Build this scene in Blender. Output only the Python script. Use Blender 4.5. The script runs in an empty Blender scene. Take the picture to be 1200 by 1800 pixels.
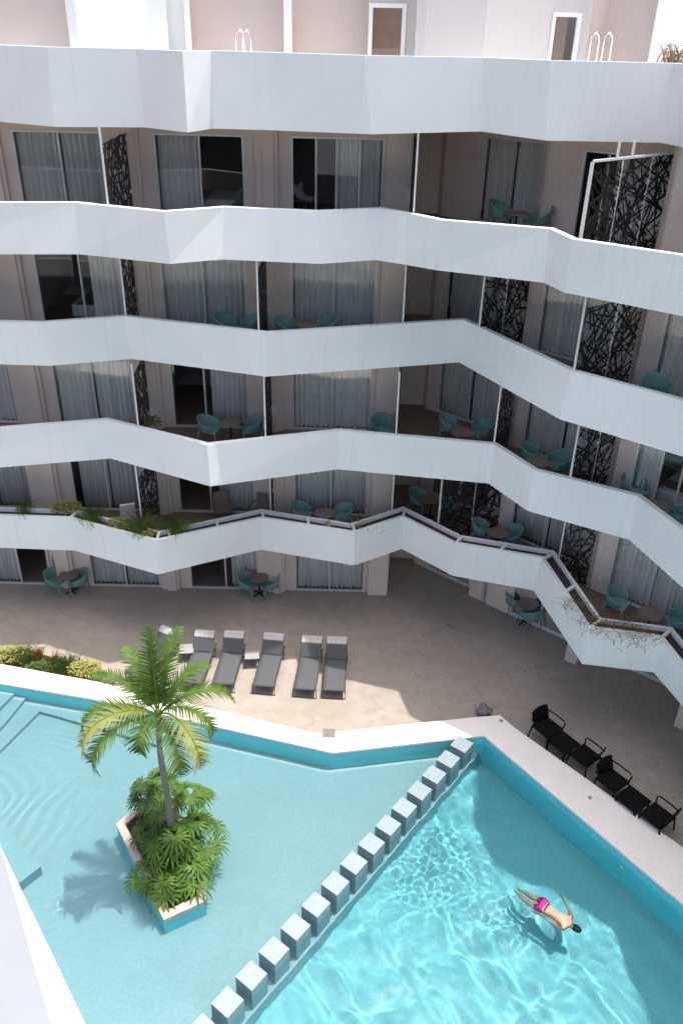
import bpy, bmesh, math, random
from mathutils import Vector, Matrix
V = Vector
SC = bpy.context.scene
COL = SC.collection
R = math.radians
random.seed(7)

# ------------------------------------------------------------------ camera
PITCH, ROLL, FPX, CAMH = 0.5273, 0.0232, 1462.44, 17.7347
_r0, _f, _u0 = V((1, 0, 0)), V((0, math.cos(PITCH), -math.sin(PITCH))), V((0, math.sin(PITCH), math.cos(PITCH)))
_r = math.cos(ROLL)*_r0 + math.sin(ROLL)*_u0
_u = -math.sin(ROLL)*_r0 + math.cos(ROLL)*_u0
CAMP = V((0, 0, CAMH))
cd = bpy.data.cameras.new('camera')
cam = bpy.data.objects.new('camera', cd)
COL.objects.link(cam)
cam.matrix_world = Matrix(((_r.x, _u.x, -_f.x, 0), (_r.y, _u.y, -_f.y, 0), (_r.z, _u.z, -_f.z, CAMH), (0, 0, 0, 1)))
cd.sensor_fit = 'VERTICAL'; cd.sensor_height = 36; cd.lens = FPX/1800*36
cd.clip_start = .05; cd.clip_end = 500
SC.camera = cam

# ------------------------------------------------------------------ light
SUN = V((.205, .05, 1)).normalized()          # towards the sun: almost overhead, a little to the right
ELEV = math.asin(SUN.z); AZ = math.atan2(SUN.x, SUN.y)
w = bpy.data.worlds.new('World'); SC.world = w; w.use_nodes = True
bg = w.node_tree.nodes['Background']
sky = w.node_tree.nodes.new('ShaderNodeTexSky'); sky.sky_type = 'NISHITA'; sky.sun_disc = False
sky.sun_elevation = ELEV; sky.sun_rotation = AZ
w.node_tree.links.new(sky.outputs[0], bg.inputs[0]); bg.inputs[1].default_value = .15
sky.air_density = .6; sky.dust_density = 6.; sky.ozone_density = 1.1
sl = bpy.data.lights.new('sun', 'SUN'); sl.energy = 2.5; sl.angle = R(.5); sl.color = (1, .955, .89)
sl.cycles.is_caustics_light = True
so = bpy.data.objects.new('sun', sl); COL.objects.link(so); so.rotation_euler = SUN.to_track_quat('Z', 'Y').to_euler()
so.location = (0, 0, 40)
SC.view_settings.view_transform = 'Standard'; SC.view_settings.look = 'None'
SC.view_settings.gamma = 1; SC.view_settings.exposure = 1.08
SC.cycles.use_denoising = True
SC.cycles.max_bounces = 10; SC.cycles.diffuse_bounces = 7; SC.cycles.glossy_bounces = 4
SC.cycles.transmission_bounces = 8; SC.cycles.transparent_max_bounces = 16
SC.cycles.sample_clamp_indirect = 6

# ------------------------------------------------------------------ survey: a ray of the lens meets a real plane
ZC, ZW = .30, .06                                # pool coping, water level
def ray(px, py): return ((px-600)/FPX*_r - (py-900)/FPX*_u + _f).normalized()
def at(px, py, z=0.):
    d = ray(px, py); return CAMP + d*((z-CAMH)/d.z)
def at2(px, py, z=0.):
    q = at(px, py, z); return (q.x, q.y)
def atp(px, py, n, c):                          # vertical plane n.P = c
    d = ray(px, py); n = V((n[0], n[1], 0)); return CAMP + d*(c/(n.dot(d)))
def wet(px, py, z):                              # a submerged point, seen through the water
    d = ray(px, py); X = CAMP + d*((ZW-CAMH)/d.z); k = 1/1.333; ci = -d.z
    t = k*d + (k*ci - math.sqrt(1-k*k*(1-ci*ci)))*V((0, 0, 1))
    q = X + t*((z-ZW)/t.z); return (q.x, q.y)

# ------------------------------------------------------------------ materials
def nodes(name):
    m = bpy.data.materials.new(name); m.use_nodes = True
    return m, m.node_tree, m.node_tree.nodes['Principled BSDF']
def N(nt, t, **kw):
    n = nt.nodes.new(t)
    for k, v in kw.items():
        if k in n.inputs: n.inputs[k].default_value = v
        else: setattr(n, k, v)
    return n
def mixc(nt, fac, a, b, typ='MIX'):
    n = nt.nodes.new('ShaderNodeMix'); n.data_type = 'RGBA'; n.blend_type = typ
    for i, x in ((0, fac), (6, a), (7, b)):
        if hasattr(x, 'is_linked') or isinstance(x, bpy.types.NodeSocket): nt.links.new(x, n.inputs[i])
        elif i == 0: n.inputs[0].default_value = x
        else: n.inputs[i].default_value = (*x, 1)
    return n.outputs[2]
def ramp(nt, src, stops):
    n = nt.nodes.new('ShaderNodeValToRGB'); e = n.color_ramp.elements
    while len(e) < len(stops): e.new(.5)
    for x, (p, c) in zip(e, stops): x.position = p; x.color = (c, c, c, 1) if not isinstance(c, tuple) else (*c, 1)
    nt.links.new(src, n.inputs[0]); return n.outputs[0]
def pos(nt, scale=(1, 1, 1)):
    g = nt.nodes.new('ShaderNodeTexCoord'); mp = nt.nodes.new('ShaderNodeMapping'); mp.inputs['Scale'].default_value = scale
    nt.links.new(g.outputs['Object'], mp.inputs[0]); return mp.outputs[0]
def noise(nt, p, scale, detail=4, rough=.6):
    n = N(nt, 'ShaderNodeTexNoise', Scale=scale, Detail=detail, Roughness=rough); nt.links.new(p, n.inputs['Vector']); return n.outputs['Fac']
def bump(nt, bs, h, strength=.2, dist=.02):
    b = N(nt, 'ShaderNodeBump', Strength=strength, Distance=dist); nt.links.new(h, b.inputs['Height']); nt.links.new(b.outputs[0], bs.inputs['Normal'])
def simple(name, c, rough=.6, var=.15, scale=6., metal=0., bstr=.0, bscale=60., spec=.4):
    m, nt, bs = nodes(name); p = pos(nt)
    f = noise(nt, p, scale)
    lo = tuple(x*(1-var) for x in c); hi = tuple(min(1, x*(1+var)) for x in c)
    nt.links.new(mixc(nt, f, lo, hi), bs.inputs['Base Color'])
    bs.inputs['Roughness'].default_value = rough; bs.inputs['Metallic'].default_value = metal
    bs.inputs['Specular IOR Level'].default_value = spec
    if bstr: bump(nt, bs, noise(nt, p, bscale), bstr)
    return m
M = {}
def stucco():
    m, nt, bs = nodes('white_stucco'); p = pos(nt)
    a = noise(nt, p, .7, 5); st = noise(nt, pos(nt, (2.2, 2.2, .12)), 2.5, 4)
    c = mixc(nt, ramp(nt, a, ((.3, 0), (.75, 1))), (.75, .775, .775), (.81, .83, .825))
    c = mixc(nt, ramp(nt, st, ((.56, 0), (.8, .5))), c, (.64, .635, .62))
    nt.links.new(c, bs.inputs['Base Color']); bs.inputs['Roughness'].default_value = .8; bs.inputs['Specular IOR Level'].default_value = .25
    bump(nt, bs, noise(nt, p, 45, 5), .12, .01); return m
def deck():
    m, nt, bs = nodes('stamped_deck'); p = pos(nt)
    big = noise(nt, p, .45, 6, .65); mid = noise(nt, p, 2.3, 6, .7); fine = noise(nt, p, 38, 3, .7)
    c = mixc(nt, ramp(nt, big, ((.33, 0), (.68, 1))), (.25, .21, .175), (.335, .292, .252))
    c = mixc(nt, ramp(nt, mid, ((.44, 0), (.66, .65))), c, (.19, .155, .125))
    c = mixc(nt, ramp(nt, fine, ((.42, 0), (.68, .75))), c, (.46, .415, .365))
    wv = N(nt, 'ShaderNodeTexNoise', Scale=1.1, Detail=6.); nt.links.new(p, wv.inputs['Vector'])
    ad = nt.nodes.new('ShaderNodeVectorMath'); ad.operation = 'ADD'; nt.links.new(p, ad.inputs[0])
    sc = nt.nodes.new('ShaderNodeVectorMath'); sc.operation = 'SCALE'; sc.inputs['Scale'].default_value = 1.1
    nt.links.new(wv.outputs['Color'], sc.inputs[0]); nt.links.new(sc.outputs[0], ad.inputs[1])
    vo = nt.nodes.new('ShaderNodeTexVoronoi'); vo.feature = 'DISTANCE_TO_EDGE'; vo.inputs['Scale'].default_value = .62
    nt.links.new(ad.outputs[0], vo.inputs['Vector'])
    cr = ramp(nt, vo.outputs['Distance'], ((0, 1), (.022, 0)))
    gate = ramp(nt, noise(nt, p, .9, 3), ((.47, 0), (.62, 1)))
    mu = nt.nodes.new('ShaderNodeMath'); mu.operation = 'MULTIPLY'; nt.links.new(cr, mu.inputs[0]); nt.links.new(gate, mu.inputs[1])
    m2 = nt.nodes.new('ShaderNodeMath'); m2.operation = 'MULTIPLY'; nt.links.new(mu.outputs[0], m2.inputs[0]); m2.inputs[1].default_value = .6
    c = mixc(nt, m2.outputs[0], c, (.20, .165, .135))
    nt.links.new(c, bs.inputs['Base Color']); bs.inputs['Roughness'].default_value = .75
    bump(nt, bs, fine, .25, .01); return m
def tile(name, c, var, cell=.025):
    m, nt, bs = nodes(name); p = pos(nt)
    v = N(nt, 'ShaderNodeTexVoronoi', Scale=1/cell); nt.links.new(p, v.inputs['Vector'])
    sep = nt.nodes.new('ShaderNodeSeparateColor'); nt.links.new(v.outputs['Color'], sep.inputs[0])
    lo = tuple(x*(1-var) for x in c); hi = tuple(min(.95, x*(1+var)) for x in c)
    cc = mixc(nt, sep.outputs[0], lo, hi)
    cc = mixc(nt, ramp(nt, noise(nt, p, .8, 5), ((.35, 0), (.7, .35))), cc, tuple(x*.86 for x in c))
    nt.links.new(cc, bs.inputs['Base Color']); bs.inputs['Roughness'].default_value = .45; return m
M['white'] = stucco()
M['deck'] = deck()
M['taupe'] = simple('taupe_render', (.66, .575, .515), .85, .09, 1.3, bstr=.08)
M['shaded_white'] = simple('shaded_white_render', (.50, .485, .48), .85, .05, 1.2, bstr=.08)  # white render with shade put into its colour; the lit penthouse panel keeps white
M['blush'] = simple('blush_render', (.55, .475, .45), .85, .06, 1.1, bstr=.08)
M['coping'] = simple('coping_stone', (.80, .755, .715), .7, .10, 1.7, bstr=.1)
M['pool'] = tile('pool_mosaic', (.25, .365, .39), .10)
M['deep'] = tile('deep_mosaic', (.13, .39, .44), .10)
M['poolwall'] = tile('pool_wall_mosaic', (.15, .67, .75), .12)
M['stooltile'] = tile('stool_mosaic', (.235, .295, .325), .14)
M['balcony'] = simple('balcony_tile', (.22, .15, .115), .6, .25, 4)
M['room_floor'] = simple('room_floor', (.20, .17, .15), .4, .1, 3)
M['room_wall'] = simple('room_wall', (.35, .33, .32), .8, .05, 2)
M['alu'] = simple('pale_aluminium', (.62, .62, .62), .45, .05, 8, .2)
M['post'] = simple('grey_white_post', (.68, .68, .67), .5, .05, 8)
M['whitemetal'] = simple('white_metal', (.74, .74, .74), .5, .04, 8)
M['blackmetal'] = simple('black_steel', (.012, .011, .012), .5, .2, 20)
M['steel'] = simple('stainless_steel', (.75, .75, .74), .2, .05, 9, 1)
M['teal'] = simple('teal_plastic', (.16, .30, .28), .45, .08, 9)
M['brown'] = simple('brown_table_top', (.20, .15, .125), .5, .15, 9)
M['black'] = simple('black_plastic', (.005, .005, .006), .7, .2, 20, spec=.12)
M['sling'] = simple('charcoal_sling', (.085, .09, .098), .8, .14, 90, bstr=.2, bscale=180)
M['slingpale'] = simple('pale_strap', (.72, .70, .68), .7, .08, 30)
M['lframe'] = simple('bronze_frame', (.085, .078, .072), .4, .1, 10, .4)
M['smallt'] = simple('grey_table', (.30, .29, .28), .6, .1, 14)
M['lid'] = simple('lid_plastic', (.17, .16, .15), .6, .1, 14)
M['rimstone'] = simple('weathered_rim', (.46, .385, .345), .8, .42, 3.2, bstr=.15)
M['soil'] = simple('soil', (.055, .038, .026), .95, .5, 18, bstr=.5, bscale=30)
def trunkmat():
    m, nt, bs = nodes('ringed_trunk'); p = pos(nt)
    wv = N(nt, 'ShaderNodeTexWave', Scale=4.2, Distortion=1.2, Detail=2.); wv.bands_direction = 'Z'; nt.links.new(p, wv.inputs['Vector'])
    c = mixc(nt, noise(nt, p, 9, 4), (.17, .15, .13), (.30, .27, .235)); c = mixc(nt, ramp(nt, wv.outputs['Fac'], ((.0, .75), (.25, 0))), c, (.07, .06, .05))
    nt.links.new(c, bs.inputs['Base Color']); bs.inputs['Roughness'].default_value = .9; bump(nt, bs, wv.outputs['Fac'], .4, .02); return m
M['trunk'] = trunkmat()
M['rock'] = simple('grey_rock', (.17, .165, .16), .85, .35, 7, bstr=.5, bscale=14)
M['hair'] = simple('black_hair', (.012, .010, .009), .5, .3, 60, bstr=.5, bscale=120)
M['shorts'] = simple('magenta_cloth', (.36, .010, .16), .75, .15, 16)
M['waistband'] = simple('dark_waistband', (.05, .01, .05), .8, .1, 16)
M['linen'] = simple('bed_linen', (.70, .69, .68), .85, .05, 4)
M['wicker'] = simple('tan_headboard', (.33, .21, .11), .8, .2, 14)
M['socket'] = simple('white_plastic', (.8, .8, .78), .4, .03, 9)
def leafmat(name, a, b, tr=.25):
    m, nt, bs = nodes(name); p = pos(nt)
    f = noise(nt, p, 5, 3); oi = nt.nodes.new('ShaderNodeObjectInfo')
    c = mixc(nt, ramp(nt, f, ((.3, 0), (.7, 1))), a, b)
    nt.links.new(c, bs.inputs['Base Color']); bs.inputs['Roughness'].default_value = .55; bs.inputs['Specular IOR Level'].default_value = .22
    t = nt.nodes.new('ShaderNodeBsdfTranslucent'); nt.links.new(c, t.inputs[0])
    mx = nt.nodes.new('ShaderNodeMixShader'); mx.inputs[0].default_value = tr*.45
    nt.links.new(bs.outputs[0], mx.inputs[1]); nt.links.new(t.outputs[0], mx.inputs[2])
    nt.links.new(mx.outputs[0], nt.nodes['Material Output'].inputs[0]); return m
M['frond'] = leafmat('palm_frond', (.032, .082, .014), (.088, .145, .024))
M['frond2'] = leafmat('palm_frond_yellowed', (.16, .19, .032), (.23, .225, .045))
M['fan'] = leafmat('fan_leaf', (.034, .092, .013), (.10, .185, .026))
M['fandark'] = leafmat('dark_blade', (.022, .055, .014), (.05, .10, .022))
M['croton'] = leafmat('croton_leaf', (.20, .22, .05), (.40, .37, .11))
M['grass'] = leafmat('grass_blade', (.055, .10, .025), (.12, .17, .04))
M['red'] = leafmat('red_leaf', (.30, .06, .03), (.45, .24, .04))
M['dry'] = leafmat('dry_blade', (.17, .12, .06), (.30, .21, .10))
def glass(name='tinted_glass', tint=(.90, .925, .92), ior=1.6):
    m = bpy.data.materials.new(name); m.use_nodes = True; nt = m.node_tree; nt.nodes.clear()
    o = nt.nodes.new('ShaderNodeOutputMaterial'); t = nt.nodes.new('ShaderNodeBsdfTransparent'); t.inputs[0].default_value = (*tint, 1)
    g = N(nt, 'ShaderNodeBsdfGlossy', Roughness=0.0); g.inputs[0].default_value = (.95, .97, 1, 1)
    f = N(nt, 'ShaderNodeFresnel', IOR=ior); mx = nt.nodes.new('ShaderNodeMixShader')
    nt.links.new(f.outputs[0], mx.inputs[0]); nt.links.new(t.outputs[0], mx.inputs[1]); nt.links.new(g.outputs[0], mx.inputs[2])
    nt.links.new(mx.outputs[0], o.inputs[0]); return m
M['glass'] = glass()
def curtainmat():
    m, nt, bs = nodes('pale_curtain'); p = pos(nt)
    c = mixc(nt, noise(nt, p, 3, 3), (.83, .825, .80), (.88, .875, .855))
    nt.links.new(c, bs.inputs['Base Color']); bs.inputs['Roughness'].default_value = .9; bs.inputs['Specular IOR Level'].default_value = .1
    lw = N(nt, 'ShaderNodeLayerWeight', Blend=.5); t = nt.nodes.new('ShaderNodeBsdfTransparent'); mx = nt.nodes.new('ShaderNodeMixShader')
    nt.links.new(ramp(nt, lw.outputs['Facing'], ((.02, .78), (.5, 1.))), mx.inputs[0]); nt.links.new(t.outputs[0], mx.inputs[1]); nt.links.new(bs.outputs[0], mx.inputs[2])
    nt.links.new(mx.outputs[0], nt.nodes['Material Output'].inputs[0]); return m
M['curtain'] = curtainmat()
def watermat():
    m = bpy.data.materials.new('pool_water'); m.use_nodes = True; nt = m.node_tree; nt.nodes.clear()
    o = nt.nodes.new('ShaderNodeOutputMaterial'); g = N(nt, 'ShaderNodeBsdfGlass', Roughness=0., IOR=1.333)
    g.inputs['Color'].default_value = (.84, .965, .975, 1); nt.links.new(g.outputs[0], o.inputs[0]); return m
M['water'] = watermat()
def skinmat():
    m, nt, bs = nodes('skin'); p = pos(nt)
    nt.links.new(mixc(nt, noise(nt, p, 9, 3), (.36, .215, .15), (.44, .27, .195)), bs.inputs['Base Color'])
    bs.inputs['Roughness'].default_value = .5; bs.inputs['Subsurface Weight'].default_value = .08; return m
M['skin'] = skinmat()

# ------------------------------------------------------------------ mesh helpers
class MB:
    def __init__(s): s.v = []; s.f = []; s.smooth = False
    def add(s, vs, fs):
        k = len(s.v); s.v += [tuple(x) for x in vs]; s.f += [tuple(i+k for i in f) for f in fs]; return s
    def prism(s, poly, z0, z1, zt=None):         # poly: XY list, any winding
        a = sum(poly[i][0]*poly[(i+1) % len(poly)][1]-poly[(i+1) % len(poly)][0]*poly[i][1] for i in range(len(poly)))
        if a < 0: poly = poly[::-1]
        n = len(poly)
        s.add([(x, y, z0) for x, y in poly]+[(x, y, z1) for x, y in poly],
              [tuple(range(n-1, -1, -1)), tuple(range(n, 2*n))]+[(i, (i+1) % n, n+(i+1) % n, n+i) for i in range(n)])
        return s
    def box(s, c, d, rz=0., rx=0.):
        m = Matrix.Rotation(rz, 3, 'Z') @ Matrix.Rotation(rx, 3, 'X'); x, y, z = (q/2 for q in d)
        vs = [V(c)+m @ V((i*x, j*y, k*z)) for k in (-1, 1) for j in (-1, 1) for i in (-1, 1)]
        return s.add(vs, [(0, 2, 3, 1), (4, 5, 7, 6), (0, 1, 5, 4), (2, 6, 7, 3), (0, 4, 6, 2), (1, 3, 7, 5)])
    def bar(s, p, q, w, h, up=V((0, 0, 1))):      # rectangular bar from p to q
        p, q = V(p), V(q); d = (q-p).normalized(); sd = d.cross(up)
        if sd.length < 1e-4: sd = d.cross(V((0, 1, 0)))
        sd.normalize(); u = sd.cross(d); sd *= w/2; u *= h/2
        vs = [x+i*sd+j*u for x in (p, q) for (i, j) in ((-1, -1), (1, -1), (1, 1), (-1, 1))]
        return s.add(vs, [(0, 1, 2, 3), (7, 6, 5, 4), (0, 4, 5, 1), (1, 5, 6, 2), (2, 6, 7, 3), (3, 7, 4, 0)])
    def tube(s, pts, r, n=8, r1=None):
        pts = [V(p) for p in pts]; L = len(pts); k = len(s.v); ring = []
        up = V((0, 0, 1))
        for i, p in enumerate(pts):
            d = (pts[min(i+1, L-1)]-pts[max(i-1, 0)]).normalized()
            a = d.cross(up if abs(d.z) < .95 else V((0, 1, 0))).normalized(); b = a.cross(d)
            rr = r if r1 is None else r+(r1-r)*i/(L-1)
            if isinstance(r, (list, tuple)): rr = r[i]
            ring += [p+rr*(math.cos(t)*a+math.sin(t)*b) for t in (2*math.pi*j/n for j in range(n))]
        fs = [(i*n+j, (i+1)*n+j, (i+1)*n+(j+1) % n, i*n+(j+1) % n) for i in range(L-1) for j in range(n)]
        fs += [tuple(range(n)), tuple(range((L-1)*n+n-1, (L-1)*n-1, -1))]
        return s.add(ring, fs)
    def lathe(s, prof, n=24, c=(0, 0)):
        vs = [(c[0]+r*math.cos(2*math.pi*j/n), c[1]+r*math.sin(2*math.pi*j/n), z) for r, z in prof for j in range(n)]
        L = len(prof)
        fs = [(i*n+j, i*n+(j+1) % n, (i+1)*n+(j+1) % n, (i+1)*n+j) for i in range(L-1) for j in range(n)]
        fs += [tuple(range(n-1, -1, -1)), tuple(range((L-1)*n, L*n))]
        return s.add(vs, fs)
    def build(s, name, mat, parent=None, smooth=False, bevel=0.):
        me = bpy.data.meshes.new(name); me.from_pydata(s.v, [], s.f); me.validate()
        bm = bmesh.new(); bm.from_mesh(me)
        big = [f for f in bm.faces if len(f.verts) > 4]
        if big: bmesh.ops.triangulate(bm, faces=big, ngon_method='EAR_CLIP')
        bmesh.ops.recalc_face_normals(bm, faces=bm.faces)
        if bevel: bmesh.ops.bevel(bm, geom=bm.edges[:], offset=bevel, segments=2, profile=.5, affect='EDGES', clamp_overlap=True)
        bm.to_mesh(me); bm.free()
        if smooth:
            for p in me.polygons: p.use_smooth = True
        for m in (mat if isinstance(mat, list) else [mat]): me.materials.append(m)
        o = bpy.data.objects.new(name, me); COL.objects.link(o)
        if parent is not None: o.parent = parent
        return o
def tag(o, label=None, cat=None, group=None, kind=None):
    if label: o['label'] = label
    if cat: o['category'] = cat
    if group: o['group'] = group
    if kind: o['kind'] = kind
    return o
def thing(name, label, cat, loc=(0, 0, 0), rz=0., group=None):
    o = bpy.data.objects.new(name, None); COL.objects.link(o); o.location = loc; o.rotation_euler = (0, 0, rz)
    o.empty_display_size = .1
    return tag(o, label, cat, group)
def dup(src, label, loc, rz, group=None):
    def cp(o, par):
        c = o.copy(); COL.objects.link(c); c.parent = par
        for ch in o.children: cp(ch, c)
        return c
    r = cp(src, None); r.location = loc; r.rotation_euler = (0, 0, rz); r['label'] = label
    if group: r['group'] = group
    return r
def offset(pl, d):                               # offset an open XY polyline to its left by d
    out = []
    for i in range(len(pl)):
        p = V((pl[i][0], pl[i][1])); ns = []
        for a, b in ((i-1, i), (i, i+1)):
            if a < 0 or b >= len(pl): continue
            e = V((pl[b][0]-pl[a][0], pl[b][1]-pl[a][1]))
            if e.length > 1e-6: e.normalize(); ns.append(V((-e.y, e.x)))
        n = sum(ns, V((0, 0))); n.normalize(); k = max(.45, n.dot(ns[0]))
        q = p+n*(d/k); out.append((q.x, q.y))
    return out
def lerp2(a, b, t): return (a[0]+(b[0]-a[0])*t, a[1]+(b[1]-a[1])*t)

# ------------------------------------------------------------------ pool setting
RECV = []
INN = [(-14.5, 19.95), (-7.33, 18.55), (-.08, 16.63), (4.22, 17.41), (8.13, 12.2), (13.2, 5.44), (13.2, 4.7), (-14.5, 4.7)]
OUT = [(-15.4, 21.0), at2(0, 1167, ZC), at2(170, 1198, ZC), at2(560, 1290, ZC), at2(820, 1262, ZC), at2(878, 1257, ZC), at2(905, 1280, ZC), at2(1200, 1490, ZC), (14.2, 5.9), (14.2, 2.4), (-15.4, 2.4)]
deckpoly = [(-15.3, 20.95)]+[(lambda q: q)(o) for o in offset(OUT[1:8], -.12)]+[(14.1, 5.9), (14.1, 2.5), (60, 2.5), (60, 80), (-70, 80), (-70, 20.95)]
tag(MB().add([(x, y, 0) for x, y in deckpoly], [tuple(range(len(deckpoly)))]).build('pool_deck', M['deck']), kind='structure')
tag(MB().add([(-70, -60, -2.2), (70, -60, -2.2), (70, 90, -2.2), (-70, 90, -2.2)], [(0, 1, 2, 3)]).build('ground', M['soil']), kind='structure')
tag(MB().add([(x, y, -.02) for x, y in ((-60, -30), (60, -30), (60, 2.6), (-15.3, 2.6), (-15.3, 21), (-60, 21))], [(0, 1, 2, 3), (0, 3, 4, 5)]).build('terrace', M['deck']), kind='structure')  # unseen paving, added to bounce sunlight onto the facade
cp = MB()
n1, n2 = len(INN), len(OUT)
ring = INN+OUT[::-1]
# strip between inner and outer outline, built from quads and triangles
strip = [(INN[0], INN[1], OUT[2], OUT[1]), (INN[0], OUT[1], OUT[0]), (INN[1], INN[2], OUT[3], OUT[2]), (INN[2], INN[3], OUT[5], OUT[4]), (INN[2], OUT[4], OUT[3]),
         (INN[3], OUT[6], OUT[5]), (INN[3], INN[4], OUT[7], OUT[6]), (INN[4], INN[5], OUT[8], OUT[7]), (INN[5], INN[6], OUT[9], OUT[8]), (INN[6], INN[7], OUT[10], OUT[9]), (INN[7], INN[0], OUT[0], OUT[10])]
for q in strip: cp.add([(x, y, ZC) for x, y in q], [tuple(range(len(q)))])
for i in range(n1):
    a, b = INN[i], INN[(i+1) % n1]; cp.add([(*a, ZC), (*b, ZC), (*b, ZC-.07), (*a, ZC-.07)], [(0, 1, 2, 3)])
for i in range(n2):
    a, b = OUT[i], OUT[(i+1) % n2]; cp.add([(*a, ZC), (*b, ZC), (*b, -.05), (*a, -.05)], [(0, 1, 2, 3)])
tag(cp.build('pool_coping', M['coping']), kind='structure')
ZS, ZD = -.6, -1.2
pw = MB()
OI = offset(INN+INN[:2], .025)[1:-1]; OI = [OI[-1]]+OI[:-1]
for i in range(n1):
    a, b = OI[i], OI[(i+1) % n1]; pw.add([(*a, ZC-.07), (*b, ZC-.07), (*b, ZD-.05), (*a, ZD-.05)], [(0, 1, 2, 3)])
RECV.append(tag(pw.build('pool_wall', M['poolwall']), kind='structure'))
# division: the edge of the shallow floor on the right of the stools
e0, e1 = V(wet(823, 1345, ZS)), V(wet(430, 1800, ZS)); ed = (e0-e1).normalized()
D0, D1 = tuple(e0+ed*1.2), tuple(e1-ed*8)
far_c = (4.4, 17.6)
shal = [(-14.6, 20.2), (-7.33, 18.75), (-.08, 16.85), (D0[0]-.05, 17.7), D0, D1, (D1[0], 4.6), (-14.6, 4.6)]
RECV.append(tag(MB().prism(shal, ZD-.2, ZS).build('pool_floor', M['pool']), kind='structure'))
RECV.append(tag(MB().add([(-14.6, 3, ZD), (13.4, 3, ZD), (13.4, 20, ZD), (-14.6, 20, ZD)], [(0, 1, 2, 3)]).build('pool_floor_deep', M['deep']), kind='structure'))
st = MB()
def line_left(a, b, z, k=6.):                    # region on the far left of an edge seen under water
    a, b = V(wet(*a, z)), V(wet(*b, z)); d = (b-a).normalized(); return a, b, d
a, b, d = line_left((32, 1213), (0, 1245), -.06); st.prism([tuple(a+V((0, .25))), tuple(a), tuple(a+d*9), (-14.6, (a+d*9).y), (-14.6, 20.2)], ZS, -.06)
a, b, d = line_left((49, 1223), (0, 1282), -.24); st.prism([tuple(a+V((0, .25))), tuple(a), tuple(a+d*9), (-14.6, (a+d*9).y), (-14.6, 20.2)], ZS, -.24)
a, b, d = line_left((70, 1250), (0, 1320), -.42); c3 = V(wet(185, 1283, -.42)); c4 = a+(c3-a)*1.75
st.prism([tuple(c4+V((.1, 1.0))), tuple(c4), tuple(a), tuple(a+d*9), (-14.6, (a+d*9).y), (-14.6, 20.2)], ZS, -.42)
b0, b1, b2 = V(wet(0, 1440, -.14)), V(wet(72, 1523, -.14)), V(wet(33, 1553, -.14))
st.prism([tuple(b1), tuple(b2+(b2-b1)*6), (-14.6, (b2+(b2-b1)*6).y+2), tuple(b0+(b0-b1)*2)], ZS, -.14)
RECV.append(tag(st.build('pool_step', M['pool']), kind='structure'))
# water: a real rippled sheet
rw = random.Random(3)
WAV = [(rw.uniform(0, 6.283), rw.choice((.24, .30, .36, .45, .55, .7, .9, 1.2)), rw.uniform(0, 6.283)) for _ in range(30)]
SPL = [(rw.uniform(0, 6.283), rw.uniform(.13, .26), rw.uniform(0, 6.283)) for _ in range(16)]
cA, cB, cC, cP = at(765, 1480, ZW), at(120, 1565, ZW), at(-40, 1390, ZW), at(905, 1575, ZW)
def wave(x, y):
    deep = 1/(1+math.exp(-((x-e1.x)*ed.y-(y-e1.y)*ed.x-.1)*6))
    wx = x+.16*math.sin(1.7*y+.6)+.09*math.sin(3.1*x+2.3*y); wy = y+.16*math.sin(1.9*x)+.09*math.sin(2.7*y-1.9*x)
    h = 0
    pat = .75+.25*math.sin(.9*x+1.3*math.sin(.7*y))*math.sin(.8*y+.5*x)
    for a, lam, p in WAV:
        k = 6.283/lam; h += lam**1.6*.0050*math.sin(k*(wx*math.cos(a)+wy*math.sin(a))+p)
    h *= (.13+.87*deep)*pat
    def splash(c, r0, amp):
        r = math.hypot(x-c.x, y-c.y)
        if r > 3*r0: return 0
        e = math.exp(-(r/r0)**2); q = 0
        for a, lam, p in SPL: q += lam*math.sin(6.283/lam*(x*math.cos(a)+y*math.sin(a)+.05*math.sin(7*x+p)+.05*math.sin(6*y-p))+p)
        ring = .35*math.sin(6.283*(r+.06*math.sin(3*x+2*y)+.05*math.sin(5*y-2*x))/.24)
        return amp*e*(q*1.1+ring)
    h += splash(cA, 1.15, .0075)*deep + splash(cB, .36, .0080) + splash(cP, .60, .0062)
    r = math.hypot(x-cC.x, (y-cC.y)*1.15)+.16*math.sin(1.3*x+.8*y)+.06*math.sin(4*y-2.2*x)
    h += .0045*math.exp(-((r-1.9)/1.5)**2)*math.sin(6.283*r/(.34+.03*math.sin(2*y)))*(1-deep)*(.6+.4*math.sin(1.9*y+x))
    return h
wm = MB(); x0, x1, y0, y1, cs = -12.2, 9.6, 8.0, 19.6, .04
def inside(x, y, poly):
    c = False; j = len(poly)-1
    for i in range(len(poly)):
        xi, yi = poly[i]; xj, yj = poly[j]
        if (yi > y) != (yj > y) and x < (xj-xi)*(y-yi)/(yj-yi)+xi: c = not c
        j = i
    return c
WIN = offset(INN+INN[:2], .012)[1:-1]; WIN = [WIN[-1]]+WIN[:-1]
idx = {}
nx, ny = int((x1-x0)/cs), int((y1-y0)/cs)
WIDE = offset(INN+INN[:2], -.09)[1:-1]
def vid(i, j):
    if (i, j) not in idx:
        x, y = x0+i*cs, y0+j*cs; idx[(i, j)] = len(wm.v); wm.v.append((x, y, ZW+wave(x, y)))
    return idx[(i, j)]
for j in range(ny):
    for i in range(nx):
        if inside(x0+(i+.5)*cs, y0+(j+.5)*cs, WIDE): wm.f.append((vid(i, j), vid(i+1, j), vid(i+1, j+1), vid(i, j+1)))
me = bpy.data.meshes.new('pool_water'); me.from_pydata(wm.v, [], wm.f)
for p in me.polygons: p.use_smooth = True
me.materials.append(M['water'])
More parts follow.
